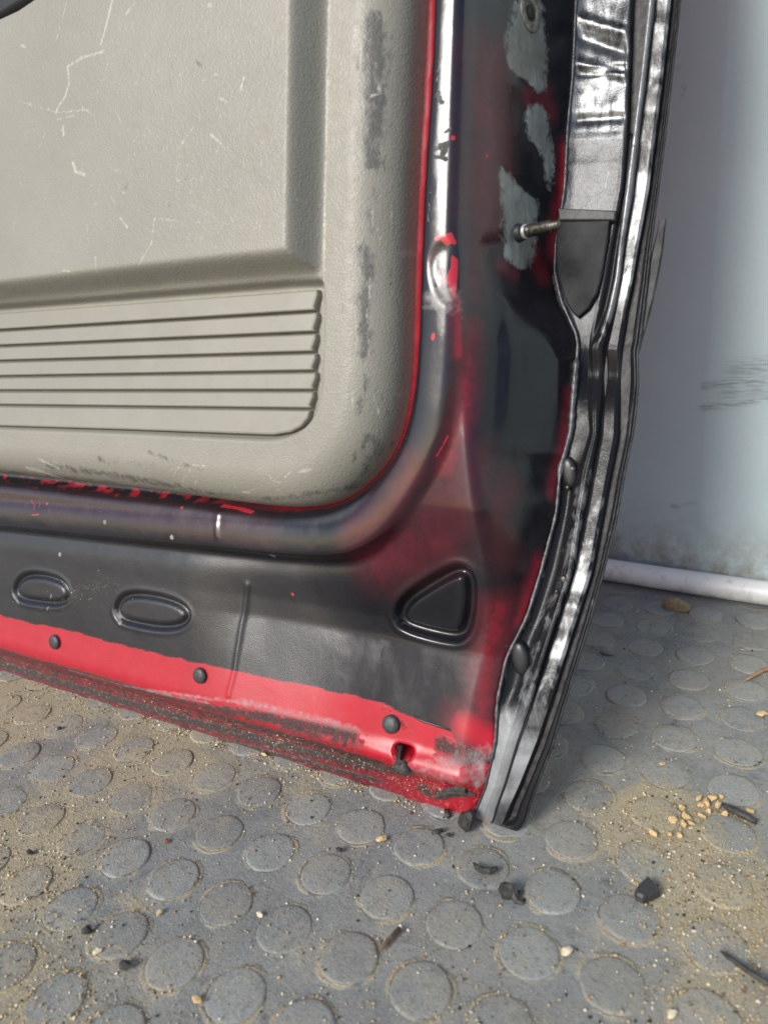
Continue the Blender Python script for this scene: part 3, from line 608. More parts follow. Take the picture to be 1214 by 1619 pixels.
# ------------------------------------------------------------------ grey trim panel
WT = .012
TO = dpts([(674, -300), (664, -80), (662, 0), (651, 202), (645, 330), (642, 400), (640, 520), (637, 590), (630, 655), (612, 712), (585, 752), (550, 784), (515, 800), (470, 805), (420, 802), (350, 793), (200, 772), (0, 750), (-220, 725)], WT)
TOp = np.vstack([smooth_pl(TO, 2), [[-.3, TO[-1, 1]], [-.3, .8], [TO[0, 0], .8]]])
WTR = .030
tray = smooth_pl(dpts([(-220, 500), (0, 483), (300, 458), (505, 441), (511, 450), (510, 560), (505, 630), (495, 660), (475, 682), (440, 694), (400, 694), (200, 684), (0, 677), (-220, 668)], WTR), 1, True)
padout = dpts([(-220, 498), (0, 480), (300, 452), (500, 436), (508, 425), (511, 300), (516, 100), (520, -120)], .031); padout = np.vstack([padout, [[.3, .8], [-.3, .8]]])
TS = .0009; tu = np.arange(-.07, .375, TS); tv = np.arange(.140, .60, TS); TU, TV = np.meshgrid(tu, tv); PT = np.stack([TU.ravel(), TV.ravel()], 1)
sT = sdist(PT, TOp); w = np.where(sT < 0, 3.2 * sT, 0) + .003 + .0275 * np.sqrt(np.clip(1 - (1 - np.clip(sT / .024, 0, 1)) ** 2, 0, 1))
sTr = sdist(PT, tray); w = w - .0070 * sstep(-.0006, .0012, sTr)
sP = sdist(PT, padout); w = w + .0165 * sstep(-.0005, .0105, sP)
corner = dpts([(-60, 58), (0, 22), (30, 8), (62, -14), (140, -50), (140, -200), (-200, -200)], .046); sC = sdist(PT, corner); w = w - .03 * sstep(-.004, .006, sC)
w = blur(w.reshape(TU.shape), .8)
scr = np.zeros(len(PT)); drk = np.zeros(len(PT)); wt_ = w.ravel()
def tst(A, pts, r, k=1., lev=.047, hard=2):
    r = r * .92; d = pdist(PT, dpts(pts, lev), False, r * PXM * 2.5); np.maximum(A, k * np.exp(-(d / (r * PXM)) ** hard), out=A)
for pts, r, k in [([(178, 0), (170, 35), (160, 70)], 2.4, .9), ([(107, 0), (95, 45), (88, 68)], 1.6, .6), ([(213, 5), (200, 22)], 2, .7), ([(163, 82), (130, 92), (107, 106), (110, 130), (104, 152), (88, 178)], 2.6, .8), ([(32, 160), (60, 170), (95, 178), (140, 174)], 1.6, .7), ([(125, 155), (132, 172), (150, 184)], 1.4, .7), ([(88, 190), (120, 182)], 2, .6),
    ([(100, 200), (101, 214)], 3, .9), ([(116, 258), (120, 272), (133, 276)], 3.4, .95), ([(62, 235), (72, 210)], 1.4, .6), ([(40, 200), (33, 290), (20, 380)], 1.3, .5), ([(386, 122), (380, 145)], 1.8, .9), ([(332, 212), (350, 228)], 2, .9), ([(310, 195), (290, 225), (280, 240)], 1.5, .7), ([(350, 228), (335, 250), (322, 278)], 1.3, .5), ([(350, 232), (400, 245)], 1.3, .5), ([(280, 350), (245, 345), (240, 385), (220, 418)], 1.8, .7), ([(190, 345), (202, 360)], 2, .8), ([(138, 355), (141, 390)], 1.3, .6), ([(151, 405), (152, 432)], 1.8, .8), ([(100, 428), (112, 430)], 2, .7), ([(285, 245), (280, 285)], 1., .5), ([(430, 45), (380, 70)], 1.2, .4), ([(345, 155), (358, 162)], 2.4, .7), ([(330, 8), (334, 10)], 3, .8), ([(185, 180), (195, 200)], 1.2, .6), ([(300, 370), (292, 410)], 1.1, .5), ([(330, 310), (316, 400)], 1.2, .4), ([(35, 72), (40, 74)], 4, .6), ([(12, 100), (40, 60)], 1, .4), ([(232, 200), (240, 214)], 1, .6), ([(340, 285), (346, 292)], 1.2, .7)]: tst(scr, pts, r, k)
for i in range(260):
    x = random.gauss(265, 90); y = random.gauss(270, 80); L = random.uniform(5, 18); an = random.uniform(0, 3.14)
    if 0 < x < 480 and 0 < y < 420: tst(scr, [(x, y), (x + L * math.cos(an), y + L * math.sin(an))], random.uniform(.7, 1.2), random.uniform(.25, .65))
for pts, r, k, lv in [([(598, 45), (598, 110), (597, 160)], 17, .95, .024), ([(596, 180), (594, 260)], 15, .9, .024), ([(580, 395), (580, 440), (576, 480), (577, 560)], 12, .8, .027), ([(590, 300), (588, 380)], 9, .5, .026), ([(578, 600), (565, 660)], 9, .5, .027), ([(608, 30), (608, 120)], 6, .9, .022), ([(100, 735), (200, 750), (300, 768)], 9, .8, .015), ([(160, 725), (260, 735)], 10, .5, .022), ([(300, 772), (450, 790), (560, 770), (610, 700)], 8, .6, .012), ([(0, 742), (200, 762)], 6, .6, .010), ([(250, 715), (330, 742)], 6, .6, .024), ([(560, 730), (590, 690)], 8, .6, .020),
    ([(271, 100), (270, 135)], 1.6, .8, .047), ([(200, 300), (205, 290)], 5, .5, .047), ([(268, 330), (268, 322)], 2, .7, .047), ([(310, 98), (318, 104)], 3, .7, .047), ([(295, 280), (300, 270)], 6, .35, .047), ([(232, 160), (235, 172)], 4, .35, .047)]: tst(drk, pts, r, k, lv)
for pts, r, k, lv in [([(600, 140), (605, 150), (592, 158)], 1.5, 1., .024), ([(55, 740), (75, 745), (95, 758)], 5, .9, .018), ([(85, 725), (110, 740)], 4, .8, .018), ([(485, 745), (500, 742)], 3, .8, .024), ([(400, 776), (410, 777)], 2.5, .9, .016), ([(645, 395), (642, 405)], 4, .6, .01)]: tst(scr, pts, r, k, lv)
for i in range(150):
    x = random.uniform(20, 480); y = random.uniform(10, 410); Ls = random.uniform(20, 70); an = random.gauss(1.9, .35); c1 = random.uniform(-6, 6)
    tst(scr, [(x, y), (x + .5 * Ls * math.cos(an) + c1, y + .5 * Ls * math.sin(an)), (x + Ls * math.cos(an), y + Ls * math.sin(an))], random.uniform(.6, .9), random.uniform(.25, .55))
for i in range(60):
    x = random.uniform(10, 470); tst(scr, [(x, 700 + random.uniform(10, 60) + x * .06), (x + random.uniform(4, 26), 700 + random.uniform(10, 60) + x * .06)], random.uniform(.7, 1.5), random.uniform(.3, .7), .022)
for i in range(40):
    y = random.uniform(10, 640); x = random.uniform(560, 625) - y * .02; tst(scr if i % 2 else drk, [(x, y), (x + random.uniform(-4, 4), y + random.uniform(8, 40))], random.uniform(.7, 1.6), random.uniform(.4, .9), .025)
foldl = np.exp(-(pdist(PT, dpts([(520, -100), (520, 0), (516, 200), (513, 380), (512, 445)], .0305)) / .0006) ** 2) * .8; scr = np.maximum(scr, foldl)  # pale line drawn along the pad's right-hand fold
def mat_trim(tn='grey_trim_plastic', grain=1.0):
    a = M(tn); P_ = a.coord('Object'); v = a.vor(P_, 1000, 'SMOOTH_F1'); n = a.noise(P_, 500, 3, .6); nl = a.noise(P_, 14, 5, .6); nm = a.noise(P_, 130, 5, .7)
    c = a.mix(a.rng(nl, .3, .7), (.220, .208, .174), (.256, .242, .205))
    c = a.mix(a.math('MULTIPLY', a.rng(nm, .5, .7), .25), c, (.19, .175, .145))
    dm = a.rng(a.math('ADD', a.attr('dark'), a.math('MULTIPLY', a.math('SUBTRACT', a.noise(a.coord('Object', (1, 1, .5)), 190, 7, .75, .3), .5), 2.4)), .46, .86); c = a.mix(a.math('MULTIPLY', dm, .78), c, a.mix(a.rng(n, .35, .65), (.05, .05, .05), (.085, .083, .08)))
    sm_ = a.rng(a.math('ADD', a.attr('scratch_fold'), a.math('MULTIPLY', a.math('SUBTRACT', n, .5), 1.4)), .34, .90); c = a.mix(a.math('MULTIPLY', sm_, .62), c, (.50, .485, .43))
    a.set(Base_Color=c, Roughness=a.rng(nm, .3, .7, .40, .55), Normal=a.bump(v, .00036 * grain, .5, a.bump(n, .0003 * grain, .6))); return a.m
M_TRIM = mat_trim()
keepT = sT > -.0042
V, Fc, at = compact(L3(PT[:, 0], PT[:, 1], w.ravel()), gridfaces(len(tv), len(tu), keepT), dict(scratch_fold=scr, dark=drk))
trim = link('trim_panel', pymesh('trim_panel', V, Fc, attrs=at), M_TRIM, door)
trim['label'] = 'grey grained plastic trim panel with scratches and scuffed border'
# seven slats let into the tray
M_SLAT = mat_trim('grey_slat_plastic', .28)
yl = [493, 522.5, 547.5, 571.5, 596, 618.5, 641.5, 676]; yr = [456, 492.5, 526, 557.5, 587.5, 618, 647.5, 690]; xr = [499, 498, 496, 496, 496, 492, 484]
def yline(k, x): return yl[k] + (yr[k] - yl[k]) * x / 492.0
for k in range(7):
    g = 1.8; x1 = xr[k]
    if k < 6: pts = [(-220, yline(k, -220) + g), (x1, yline(k, x1) + g), (x1 + .5, yline(k, x1) + 10), (x1 - 4, yline(k + 1, x1) - 7), (x1 - 3, yline(k + 1, x1) - g), (-220, yline(k + 1, -220) - g)]
    else: pts = [(-220, yline(6, -220) + g), (487, yline(6, 487) + g), (484, 662), (474, 675), (458, 684), (430, 688.5), (400, 687.5), (200, 680), (0, 674), (-220, 666)]
    q = dpts(pts, .0285); top = q[:, 1].max(); bo = q[:, 1].min(); vm = .5 * (top + bo)
    V, Fs = prism(q, .0205, .0275, .0013, wfun=lambda p, vm=vm: -(p[:, 1] - vm) * .10)
    s_ = link('slat', pymesh('slat', V, Fs, False), M_SLAT, trim)
# dark pull pocket at the top corner
q = dpts([(-160, 110), (0, 26), (62, -12), (140, -48), (140, -190), (-160, -190)], .030); V, Fs = prism(q, .006, .030, .004)
link('pull_pocket', pymesh('pull_pocket', V, Fs), plain('black_pull_plastic', (.012, .012, .014), .4), trim)

# ------------------------------------------------------------------ plugs, bolt, nut, torn clip
def fitnorm(p):
    e = .0016; du = (sample(Wsh, np.array([p[0] + e]), np.array([p[1]])) - sample(Wsh, np.array([p[0] - e]), np.array([p[1]])))[0] / (2 * e)
    dv = (sample(Wsh, np.array([p[0]]), np.array([p[1] + e])) - sample(Wsh, np.array([p[0]]), np.array([p[1] - e])))[0] / (2 * e)
    n = np.array([-du, -dv, 1.]); return n / np.linalg.norm(n)
def L(p): return Vector((p[0], -p[2], p[1]))
M_RUB = plain('black_rubber', (.028, .030, .034), .45, 0, 400, (.05, .052, .055), .0003)
def lathe(prof, n=24):
    V = []; Fs = []
    for r, z in prof:
        for k in range(n): V.append((r * math.cos(2 * math.pi * k / n), r * math.sin(2 * math.pi * k / n), z))
    for i in range(len(prof) - 1):
        for k in range(n): Fs.append([i * n + k, i * n + (k + 1) % n, (i + 1) * n + (k + 1) % n, (i + 1) * n + k])
    Fs.append([(len(prof) - 1) * n + k for k in range(n)]); return V, Fs
for (x, y, r) in [(89, 1014, .0052), (318, 1067, .0050), (619, 1144, .0050)]:
    p = hit(x, y + 1); n = fitnorm(p); V, Fs = lathe([(r * .8, -.003), (r, 0), (r, .0016), (r * .9, .0024), (r * .45, .0030)])
    o = link('rubber_plug', pymesh('rubber_plug', V, Fs), M_RUB, door); o.location = L(p); o.rotation_euler = L(n).to_track_quat('Z', 'Y').to_euler()
# threaded hinge bolt standing out of its hole
pb_ = hit(819, 369); nb_ = fitnorm(pb_)
nb_ = nb_ * .5 + np.array([.86, .0, .30]) * .9; nb_ /= np.linalg.norm(nb_)
q = ray(886, 368); qd = np.array([q[0], q @ VV, q @ NV]); cp = np.array([CU, CV, CWW])
r_ = pb_ - cp; a_, b_, c_ = nb_ @ nb_, nb_ @ qd, qd @ qd; d_, e_ = nb_ @ r_, qd @ r_
ln = (b_ * e_ - c_ * d_) / (a_ * c_ - b_ * b_); ln = float(np.clip(ln, .012, .05))
px2m = np.linalg.norm(pb_ - cp) / F
R0 = 9.0 * px2m
bolt = bpy.data.objects.new('hinge_bolt', None); COL.objects.link(bolt); bolt.parent = door; bolt.location = L(pb_); bolt.rotation_euler = L(nb_).to_track_quat('Z', 'Y').to_euler()
M_STEEL = plain('grimy_steel', (.16, .15, .13), .42, .8, 500, (.05, .046, .04), .0003)
prof = [(R0 * .9, -.003)]; z = ln * .28; npit = 12; 
prof += [(R0, ln * .16), (R0, ln * .27)]
for i in range(npit): prof += [(R0 * .98, ln * (.28 + .52 * (i + .25) / npit)), (R0 * .80, ln * (.28 + .52 * (i + .75) / npit))]
prof += [(R0 * .70, ln * .81), (R0 * .66, ln * .97), (R0 * .5, ln)]
V, Fs = lathe(prof, 18); link('threaded_shank', pymesh('threaded_shank', V, Fs), M_STEEL, bolt)
V, Fs = lathe([(R0 * 1.45, -.0045), (R0 * 1.5, .0002), (R0 * 1.35, ln * .10), (R0 * 1.0, ln * .14)], 20); link('collar', pymesh('collar', V, Fs), plain('dark_steel', (.02, .02, .02), .5), bolt)
V, Fs = lathe([(R0 * 1.12, ln * .15), (R0 * 1.16, ln * .17), (R0 * 1.12, ln * .22), (R0, ln * .225)], 20); link('ring', pymesh('ring', V, Fs), plain('pale_steel', (.5, .5, .5), .35, .6), bolt)
# threaded nut in the upper plate
def ringpart(x, y, r0, r1, h, name, mat, dark=True):
    p = hit(x, y); n = fitnorm(p); o = bpy.data.objects.new(name, None)
    V, Fs = lathe([(r1, -.001), (r1, h * .7), (r1 * .94, h), (r0 * 1.08, h), (r0, h * .6), (r0 * .92, -.0006), (r0 * 1.0, -.0016), (r0 * .9, -.0026), (r0 * .98, -.0036), (r0 * .86, -.005)], 24)
    o = link(name, pymesh(name, V, Fs), mat, door); o.location = L(p); o.rotation_euler = L(n).to_track_quat('Z', 'Y').to_euler(); return o
p_ = hit(838, 21); V, Fs = lathe([(13 * px2m * .8, -.002), (13 * px2m * .8, .0005)], 20)
o = link('nut_bore_shade', pymesh('nut_bore_shade', V, Fs), plain('bore_shade', (.012, .011, .010), .6), door); o.location = L(p_); o.rotation_euler = L(fitnorm(p_)).to_track_quat('Z', 'Y').to_euler()  # dark disc stands in for the shade down the nut's hole
ringpart(838, 21, 17 * px2m * .75, 25 * px2m, .0008, 'hinge_nut', plain('bare_nut', (.26, .25, .22), .4, .5, 500, (.10, .09, .07), .0003))
# screw heads and dimples on the flange
for (x, y, r) in [(891, 916, .0022), (884, 955, .0013), (880, 935, .001), (897, 771, .0012), (905, 742, .0017)]:
    p = duvD(x, y, .0004); V, Fs = lathe([(r, -.004), (r, .0004), (r * .7, .0012), (r * .3, .0014)], 12)
    o = link('rivet', pymesh('rivet', V, Fs), M_STEEL, flange); o.location = L(p); o.rotation_euler = (math.pi / 2, 0, 0)
# oval rubber grommets tucked against the edge
for (x, y, ru, rv) in [(899, 748, .0042, .0085), (822, 1042, .0048, .0090)]:
    p = duvD(x, y, -.0006); V, Fs = lathe([(1.0, -.003), (.98, .0002), (.86, .0010), (.6, .0016), (.3, .0018)], 24)
    o = link('grommet', pymesh('grommet', V, Fs), plain('grommet_rubber', (.016, .016, .018), .35), flange); o.location = L(p); o.rotation_euler = (math.pi / 2, math.radians(-10), 0); o.scale = (ru, rv, 1)
def lump(r, sc=(1, 1, 1), seed=0, rough=.35, sub=2, sharp=False):
    bm = bmesh.new(); bmesh.ops.create_icosphere(bm, subdivisions=sub, radius=1); g = random.Random(seed)
    dirs = [(Vector((g.uniform(-1, 1), g.uniform(-1, 1), g.uniform(-1, 1))).normalized(), g.uniform(.45, .95)) for _ in range(9)]
    for v in bm.verts:
        c = v.co.copy()
        for d, k in dirs:
            t = c.dot(d)
            if t > k: c -= d * (t - k) * (.95 if sharp else .7)
        c *= 1 + rough * .38 * (g.random() - .5); v.co = Vector((c.x * sc[0], c.y * sc[1], c.z * sc[2])) * r
    V = [v.co.copy() for v in bm.verts]; Fs = [[v.index for v in f.verts] for f in bm.faces]; bm.free(); return V, Fs
M_TORN = plain('torn_black_rubber', (.020, .020, .019), .6, 0, 300, (.055, .052, .045), .0008)
# torn clip hanging from the drain slot, and tar strips stuck on the sill
p = hit(632, 1186); p2 = hit(636, 1212)
V, Fs = tube([L(p) + Vector((0, 0, .003)), L(p), L(p * .5 + p2 * .5) + Vector((0, -.002, 0)), L(p2) + Vector((0, -.002, 0))], [.0016, .0013, .0010, .0018], 7); a0 = len(V)
V2, F2 = lump(.0045, (1.25, .6, .9), 3, .6); V += [v + L(p2) + Vector((.0008, -.0012, 0)) for v in V2]; Fs += [[i + a0 for i in f] for f in F2]
link('torn_clip', pymesh('torn_clip', V, Fs, False), M_TORN, door)['label'] = 'torn black clip hanging from a slot in the sill'
for pts, rr in [([(697, 1258), (712, 1252), (732, 1252), (752, 1256)], .0022), ([(703, 1250), (722, 1247), (738, 1249)], .0016)]:
    hp = hits(pts); V, Fs = tube([L(h) + Vector((0, -.0010, 0)) for h in hp], [rr * .9, rr * 1.1, rr, rr * .3][:len(hp)], 6); link('tar_strip', pymesh('tar_strip', V, Fs, False), M_TORN, door)
hp = hits([(655, 1133), (668, 1140), (690, 1147), (712, 1155)]); V, Fs = tube([L(h) + Vector((0, -.0002, 0)) for h in hp], [.0007, .0008, .0008, .0005], 6); link('paint_flap', pymesh('paint_flap', V, Fs), M_RUB, door)

# ================================================================== things lying on the floor
def thing(name, V, Fs, mat, loc, label, cat, group=None, rz=0., smooth=False):
    o = link(name, pymesh(name, V, Fs, smooth), mat); o.location = loc; o.rotation_euler = (0, 0, rz); return tag(o, label, cat, group)
M_STONE = plain('tan_clod', (.36, .27, .15), .95, 0, 260, (.22, .16, .09), .0012); M_CLAY = plain('yellow_clay', (.62, .44, .22), .95, 0, 500, (.50, .34, .16), .0006)
M_TWIG = plain('brown_twig', (.16, .10, .06), .8, 0, 400, (.07, .045, .03), .0006); M_PALE = plain('pale_chip', (.72, .64, .46), .85, 0, 400, (.55, .46, .30), .0004); M_GREY = plain('grey_pebble', (.27, .25, .21), .85, 0, 300, (.16, .15, .13), .0006); M_RED = plain('rust_crumb', (.30, .11, .06), .9, 0, 300, (.18, .07, .04), .0004)
FZ = .0014
V, Fs = lump(.0100, (1.25, .9, .62), 4, .4); thing('clod', V, Fs, M_STONE, flo(1070, 957, .004), 'tan lump of dried dirt touching the white pipe', 'dirt clod', smooth=True)
V, Fs = lump(.0042, (1.3, .9, .6), 5, .5); thing('pebble', V, Fs, M_GREY, flo(960, 1030, .002), 'small grey pebble on the dark floor right of the door edge', 'pebble')
V, Fs = lump(.0062, (.9, .9, .95), 8, .9, 2, True); thing('rubber_chunk', V, Fs, M_TORN, flo(738, 1298, .005), 'torn black rubber chunk wedged against the red bottom corner of the door', 'rubber scrap', 'black rubber scraps on the floor')
V, Fs = tube([(-.0055, .001, .002), (-.003, -.001, .0022), (0, -.0016, .002), (.003, -.0008, .0023), (.0048, .0016, .002), (.0052, .0035, .0018)], [.0007, .0014, .0017, .0017, .0014, .0006], 7)
thing('rubber_curl', V, Fs, M_TORN, flo(765, 1379, FZ), 'curled black rubber shaving alone on a stud below the door corner', 'rubber scrap', 'black rubber scraps on the floor')
V, Fs = lump(.0062, (.85, .75, .8), 12, .7, 2, True); a0 = len(V); V2, F2 = tube([(.003, -.001, .0), (.006, -.003, -.002), (.009, -.003, -.002)], [.002, .0014, .0008], 6); V += [Vector(v) for v in V2]; Fs += [[i + a0 for i in f] for f in F2]
thing('rubber_nub', V, Fs, M_TORN, flo(800, 1405, .004), 'knobbly black rubber nub with a thin tail beside a reddish smear', 'rubber scrap', 'black rubber scraps on the floor')
def fl2(pts, z=0.): return np.array([flo(x, y, z) for x, y in pts])
def slab_floor(pts, h, bev=.0006):
    q = fl2(pts); c = q.mean(0); q2 = (q - c)[:, :2]
    if np.sum(q2[:, 0] * np.roll(q2[:, 1], -1) - q2[:, 1] * np.roll(q2[:, 0], -1)) < 0: q2 = q2[::-1]
    n = len(q2); hh = h if hasattr(h, '__len__') else [h] * n
    V = [(*p, 0) for p in q2] + [(*(p * .97), hh[i] - bev) for i, p in enumerate(q2)] + [(*(p * .84), hh[i]) for i, p in enumerate(q2)]
    Fs = [[r * n + k, r * n + (k + 1) % n, (r + 1) * n + (k + 1) % n, (r + 1) * n + k] for r in range(2) for k in range(n)] + [[2 * n + k for k in range(n)]]
    return V, Fs, (c[0], c[1], .0012)
V, Fs, c = slab_floor([(1002, 1420), (1012, 1407), (1025, 1398), (1036, 1412), (1043, 1421), (1030, 1428), (1015, 1433), (1005, 1428)], .0042, .0012)
thing('rubber_wedge', V, Fs, plain('dark_grey_rubber', (.045, .045, .047), .5, 0, 300, (.03, .03, .031), .0004), c, 'smooth dark grey wedge-shaped rubber chip on a stud', 'rubber scrap', 'black rubber scraps on the floor')
def stick(pts, rads, mat, label, cat, name, group=None, z=.002, n=7):
    q = fl2(pts, z); c = q.mean(0); V, Fs = tube([Vector(p - c) for p in q], rads, n); return thing(name, V, Fs, mat, c, label, cat, group, smooth=True)
stick([(1141, 1272), (1152, 1278), (1166, 1285), (1180, 1292), (1194, 1300)], [.0011, .0017, .0021, .0017, .0015], M_TORN, 'short thick black rubber strip beside the yellow clay crumbs', 'rubber scrap', 'rubber_strip', 'black rubber scraps on the floor', .003)
stick([(1138, 1504), (1150, 1513), (1180, 1535), (1214, 1556), (1260, 1580)], [.0004, .0010, .0012, .0013, .0013], M_TORN, 'long thin black strip running out at the right edge of the floor', 'rubber scrap', 'rubber_strip', 'black rubber scraps on the floor', .003)
stick([(600, 1504), (610, 1492), (620, 1481), (632, 1469)], [.0006, .0010, .0010, .0012], M_TWIG, 'short brown twig leaning off a stud edge', 'twig', 'twig', 'twigs on the floor', .0022)
stick([(1176, 1077), (1190, 1069), (1206, 1060), (1240, 1050)], [.0003, .0010, .0014, .0014], plain('orange_twig', (.40, .22, .11), .8, 0, 400, (.25, .13, .07), .0005), 'reddish brown splinter at the right edge near the wall', 'twig', 'twig', 'twigs on the floor', .0025)
stick([(683, 1318), (690, 1315), (700, 1313)], [.0006, .0013, .0010], M_TORN, 'thin black rubber sliver between the door corner and the nearest stud', 'rubber scrap', 'rubber_sliver', 'black rubber scraps on the floor')
stick([(704, 1281), (707, 1287), (709, 1292)], [.001, .0016, .0012], M_TORN, 'small upright black rubber crumb under the hem, left of the torn chunk', 'rubber scrap', 'rubber_sliver', 'black rubber scraps on the floor')
for (x, y, r, s, lab) in [(708, 1320, .0020, 31, 'tiny black rubber crumb right of the thin sliver'), (93, 1152, .0022, 32, 'tiny black crumb on the sandy stud under the left sill'), (822, 1411, .0018, 33, 'tiny black crumb just right of the knobbly rubber nub'), (47, 1348, .0026, 34, 'dark brown crumb on the sand near the left edge'), (537, 1345, .0022, 35, 'small black crumb on the top edge of a stud in the middle'), (198, 1525, .0032, 36, 'dark soft crumb left of a stud at bottom left'), (137, 1470, .0034, 37, 'dark clump touching the right side of a left-hand stud')]:
    V, Fs = lump(r, (1.1, .8, .6), s, .8, 1, True); thing('crumb', V, Fs, M_TORN, flo(x, y, r * .5 + .0008), lab, 'crumb', 'dark crumbs on the floor')
for (x, y, r, s, mt, lab) in [(604, 1326, .0034, 41, M_CLAY, 'yellow flake at the right rim of a stud in front of the red sill'), (897, 1503, .0036, 42, M_PALE, 'cream chip between two studs at lower right'), (701, 1283, .0020, 43, M_CLAY, 'tiny yellow grain under the hem beside the torn chunk'), (251, 1444, .0026, 44, M_CLAY, 'orange-yellow chip on the bare strip between left studs'), (411, 1447, .0024, 45, M_PALE, 'pale crumb on the sandy rim of a stud at centre'), (155, 1505, .0026, 46, M_PALE, 'pale chip on the lower part of a bottom left stud'), (311, 1581, .0028, 47, M_CLAY, 'long yellow chip near the bottom edge'), (1097, 1473, .0014, 48, M_PALE, 'white speck on the large right-hand stud'), (1062, 1604, .0032, 49, M_PALE, 'cream chip on the stud at the bottom right edge'), (418, 1193, .0026, 50, M_CLAY, 'pale clay bit touching the red hem'), (263, 1330, .0020, 51, M_RED, 'rust-red crumb between studs left of centre'), (649, 1286, .0017, 52, M_RED, 'rust-brown crumb in front of the torn slot'), (1205, 1129, .0045, 53, M_CLAY, 'yellow chip at the right edge above the studs'), (1047, 1208, .0022, 54, M_CLAY, 'orange crumb on the mat between two right-hand studs')]:
    r *= .72; V, Fs = lump(r, (1.3, .8, .45), s, .9, 2, True); thing('chip', V, Fs, mt, flo(x, y, r * .4 + .0008), lab, 'chip', 'pale chips on the floor', random.uniform(0, 3))
k = 0
CLAY_L = ['front left crumb of the trio below the yellow heap', 'upper crumb of the trio below the yellow heap', 'split crumb at the bottom of the trio below the yellow heap', 'small crumb just right of the split one below the yellow heap', 'small crumb above the trio, left of the yellow heap', 'outlying crumb nearest the door, left of the yellow heap', 'lowest crumb near the front, under the trio', 'small crumb right of the lowest one, under the trio', 'largest crumb in the middle of the yellow heap', 'crumb at the top of the yellow heap', 'crumb at the left side of the yellow heap', 'crumb between the yellow heap and the black rubber strip', 'crumb at the front of the yellow heap', 'crumb touching the black rubber strip', 'small crumb behind the left side of the yellow heap', 'small crumb behind the right side of the yellow heap', 'crumb in front of the heap, right of the trio', 'lone crumb beyond the far end of the black rubber strip']
for (x, y, r) in [(1064, 1297, .0036), (1083, 1290, .0034), (1080, 1303, .0035), (1092, 1302, .0028), (1077, 1278, .0028), (1033, 1318, .0032), (1058, 1319, .0028), (1073, 1321, .0026), (1116, 1268, .0042), (1126, 1262, .0036), (1108, 1273, .0030), (1134, 1272, .0034), (1120, 1282, .0030), (1147, 1287, .0028), (1104, 1262, .0026), (1140, 1259, .0024), (1109, 1290, .0026), (1186, 1283, .0026)]:
    r *= .70; V, Fs = lump(r, (random.uniform(.9, 1.4), random.uniform(.7, 1.), random.uniform(.5, .85)), 60 + k, 1.1, 2, True); k += 1
    thing('clay_crumb', V, Fs, M_CLAY, flo(x, y, r * .5 + .0006), 'yellow clay ' + CLAY_L[k - 1], 'clay crumb', 'yellow clay crumbs right of the door', random.uniform(0, 3))

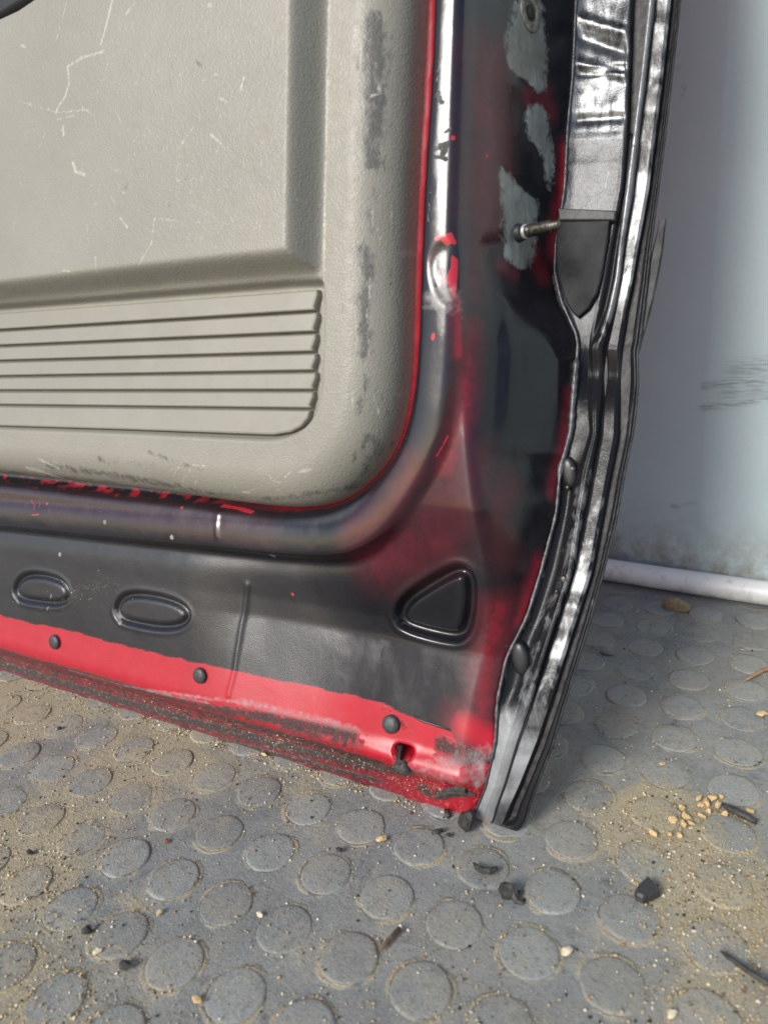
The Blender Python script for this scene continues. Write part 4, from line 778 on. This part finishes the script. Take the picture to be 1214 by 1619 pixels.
# loose sand and grit: real grains over the mat, the sill and the hem
def dens(x, y):
    d = .10
    for (c, r, kk) in SAND: d = max(d, kk * max(0, 1 - math.hypot(x - c[0], y - c[1]) / r))
    return d
def grains(name, n, rmin, rmax, mats, wts, label, pick):
    base = np.array([(1, 0, 0), (-1, 0, 0), (0, 1, 0), (0, -1, 0), (0, 0, 1), (0, 0, -1)], float)
    fb = np.array([(0, 2, 4), (2, 1, 4), (1, 3, 4), (3, 0, 4), (2, 0, 5), (1, 2, 5), (3, 1, 5), (0, 3, 5)])
    V = []; Fs = []; mi = []
    for _ in range(n):
        p = pick()
        if p is None: continue
        r = rmin * (rmax / rmin) ** (random.random() ** 2.2); a = random.uniform(0, 6.28); c, s = math.cos(a), math.sin(a)
        b = base * [random.uniform(.7, 1.5), random.uniform(.6, 1.1), random.uniform(.4, .9)] * r + rng.normal(0, .18 * r, (6, 3))
        b = np.c_[b[:, 0] * c - b[:, 1] * s, b[:, 0] * s + b[:, 1] * c, b[:, 2]] + [p[0], p[1], p[2] + r * .3]
        Fs.append(fb + 6 * len(V)); V.append(b); mi += [random.choices(range(len(mats)), wts)[0]] * 8
    me = pymesh(name, np.vstack(V), np.vstack(Fs), False); 
    o = link(name, me, mats); me.polygons.foreach_set('material_index', np.array(mi, np.int32)); return tag(o, label, None, None, 'stuff')
def onstud(x, y):
    d = np.array([x, y]) - G0; i = d @ AX / PITCH; j = d @ BX / PITCH
    return math.hypot(i - round(i), j - round(j)) * PITCH
def pick_floor():
    for _ in range(40):
        px, py = random.uniform(-20, 1234), random.uniform(925, 1640); p = flo(px, py)
        if p[1] > .30 or (p[1] > .002 and p[0] < .43): continue
        r = onstud(p[0], p[1]); kk = dens(p[0], p[1]) * (.40 if r < SR - .001 else (1.9 if r < SR + .0018 else 1.0)) * (.3 + 1.4 * float(fbm(np.array(p[0]), np.array(p[1]), 40, 71)) ** 1.5)
        if random.random() < kk: return (p[0], p[1], .0012 if r < SR else .0001)
    return None
GM = [plain('tan_grain', (.46, .36, .20), .9), plain('pale_grain', (.70, .62, .46), .8), plain('brown_grain', (.22, .13, .07), .9), plain('black_grain', (.02, .02, .02), .7), plain('rust_grain', (.38, .15, .06), .9)]
grains('sand', 13000, .00014, .0009, GM, [7, 2.2, 1.2, .8, .25], 'scattered yellow sand and grit on the rubber mat', pick_floor)
def pick_hem():
    x = random.betavariate(2, 1.3) * .37 + .02; return (x, -.0006 - abs(random.gauss(0, .004)), .0002)
grains('sand', 1100, .0002, .0011, GM, [7, 3, 1, .5, .3], 'line of yellow sand along the bottom hem of the door', pick_hem)
def pick_sill():
    u = random.betavariate(2.2, 1.2) * .40; v = abs(random.gauss(.013, .004)); 
    w_ = float(sample(Wsh, np.array([u]), np.array([v]))[0]); return (u, math.sin(TH) * v - math.cos(TH) * w_, math.cos(TH) * v + math.sin(TH) * w_)
grains('sand', 900, .00015, .0006, GM, [6, 3, 1.5, 3, .3], 'fine grit caught on the sill above the hem', pick_sill)
def pick_slot():
    p = hit(random.gauss(125, 40), random.gauss(942, 14)); u, v, w_ = p; return (u, math.sin(TH) * v - math.cos(TH) * w_, math.cos(TH) * v + math.sin(TH) * w_)
grains('sand', 110, .00015, .0006, GM, [6, 4, 1, 0, .3], 'dusting of sand between the two pressed slots', pick_slot)
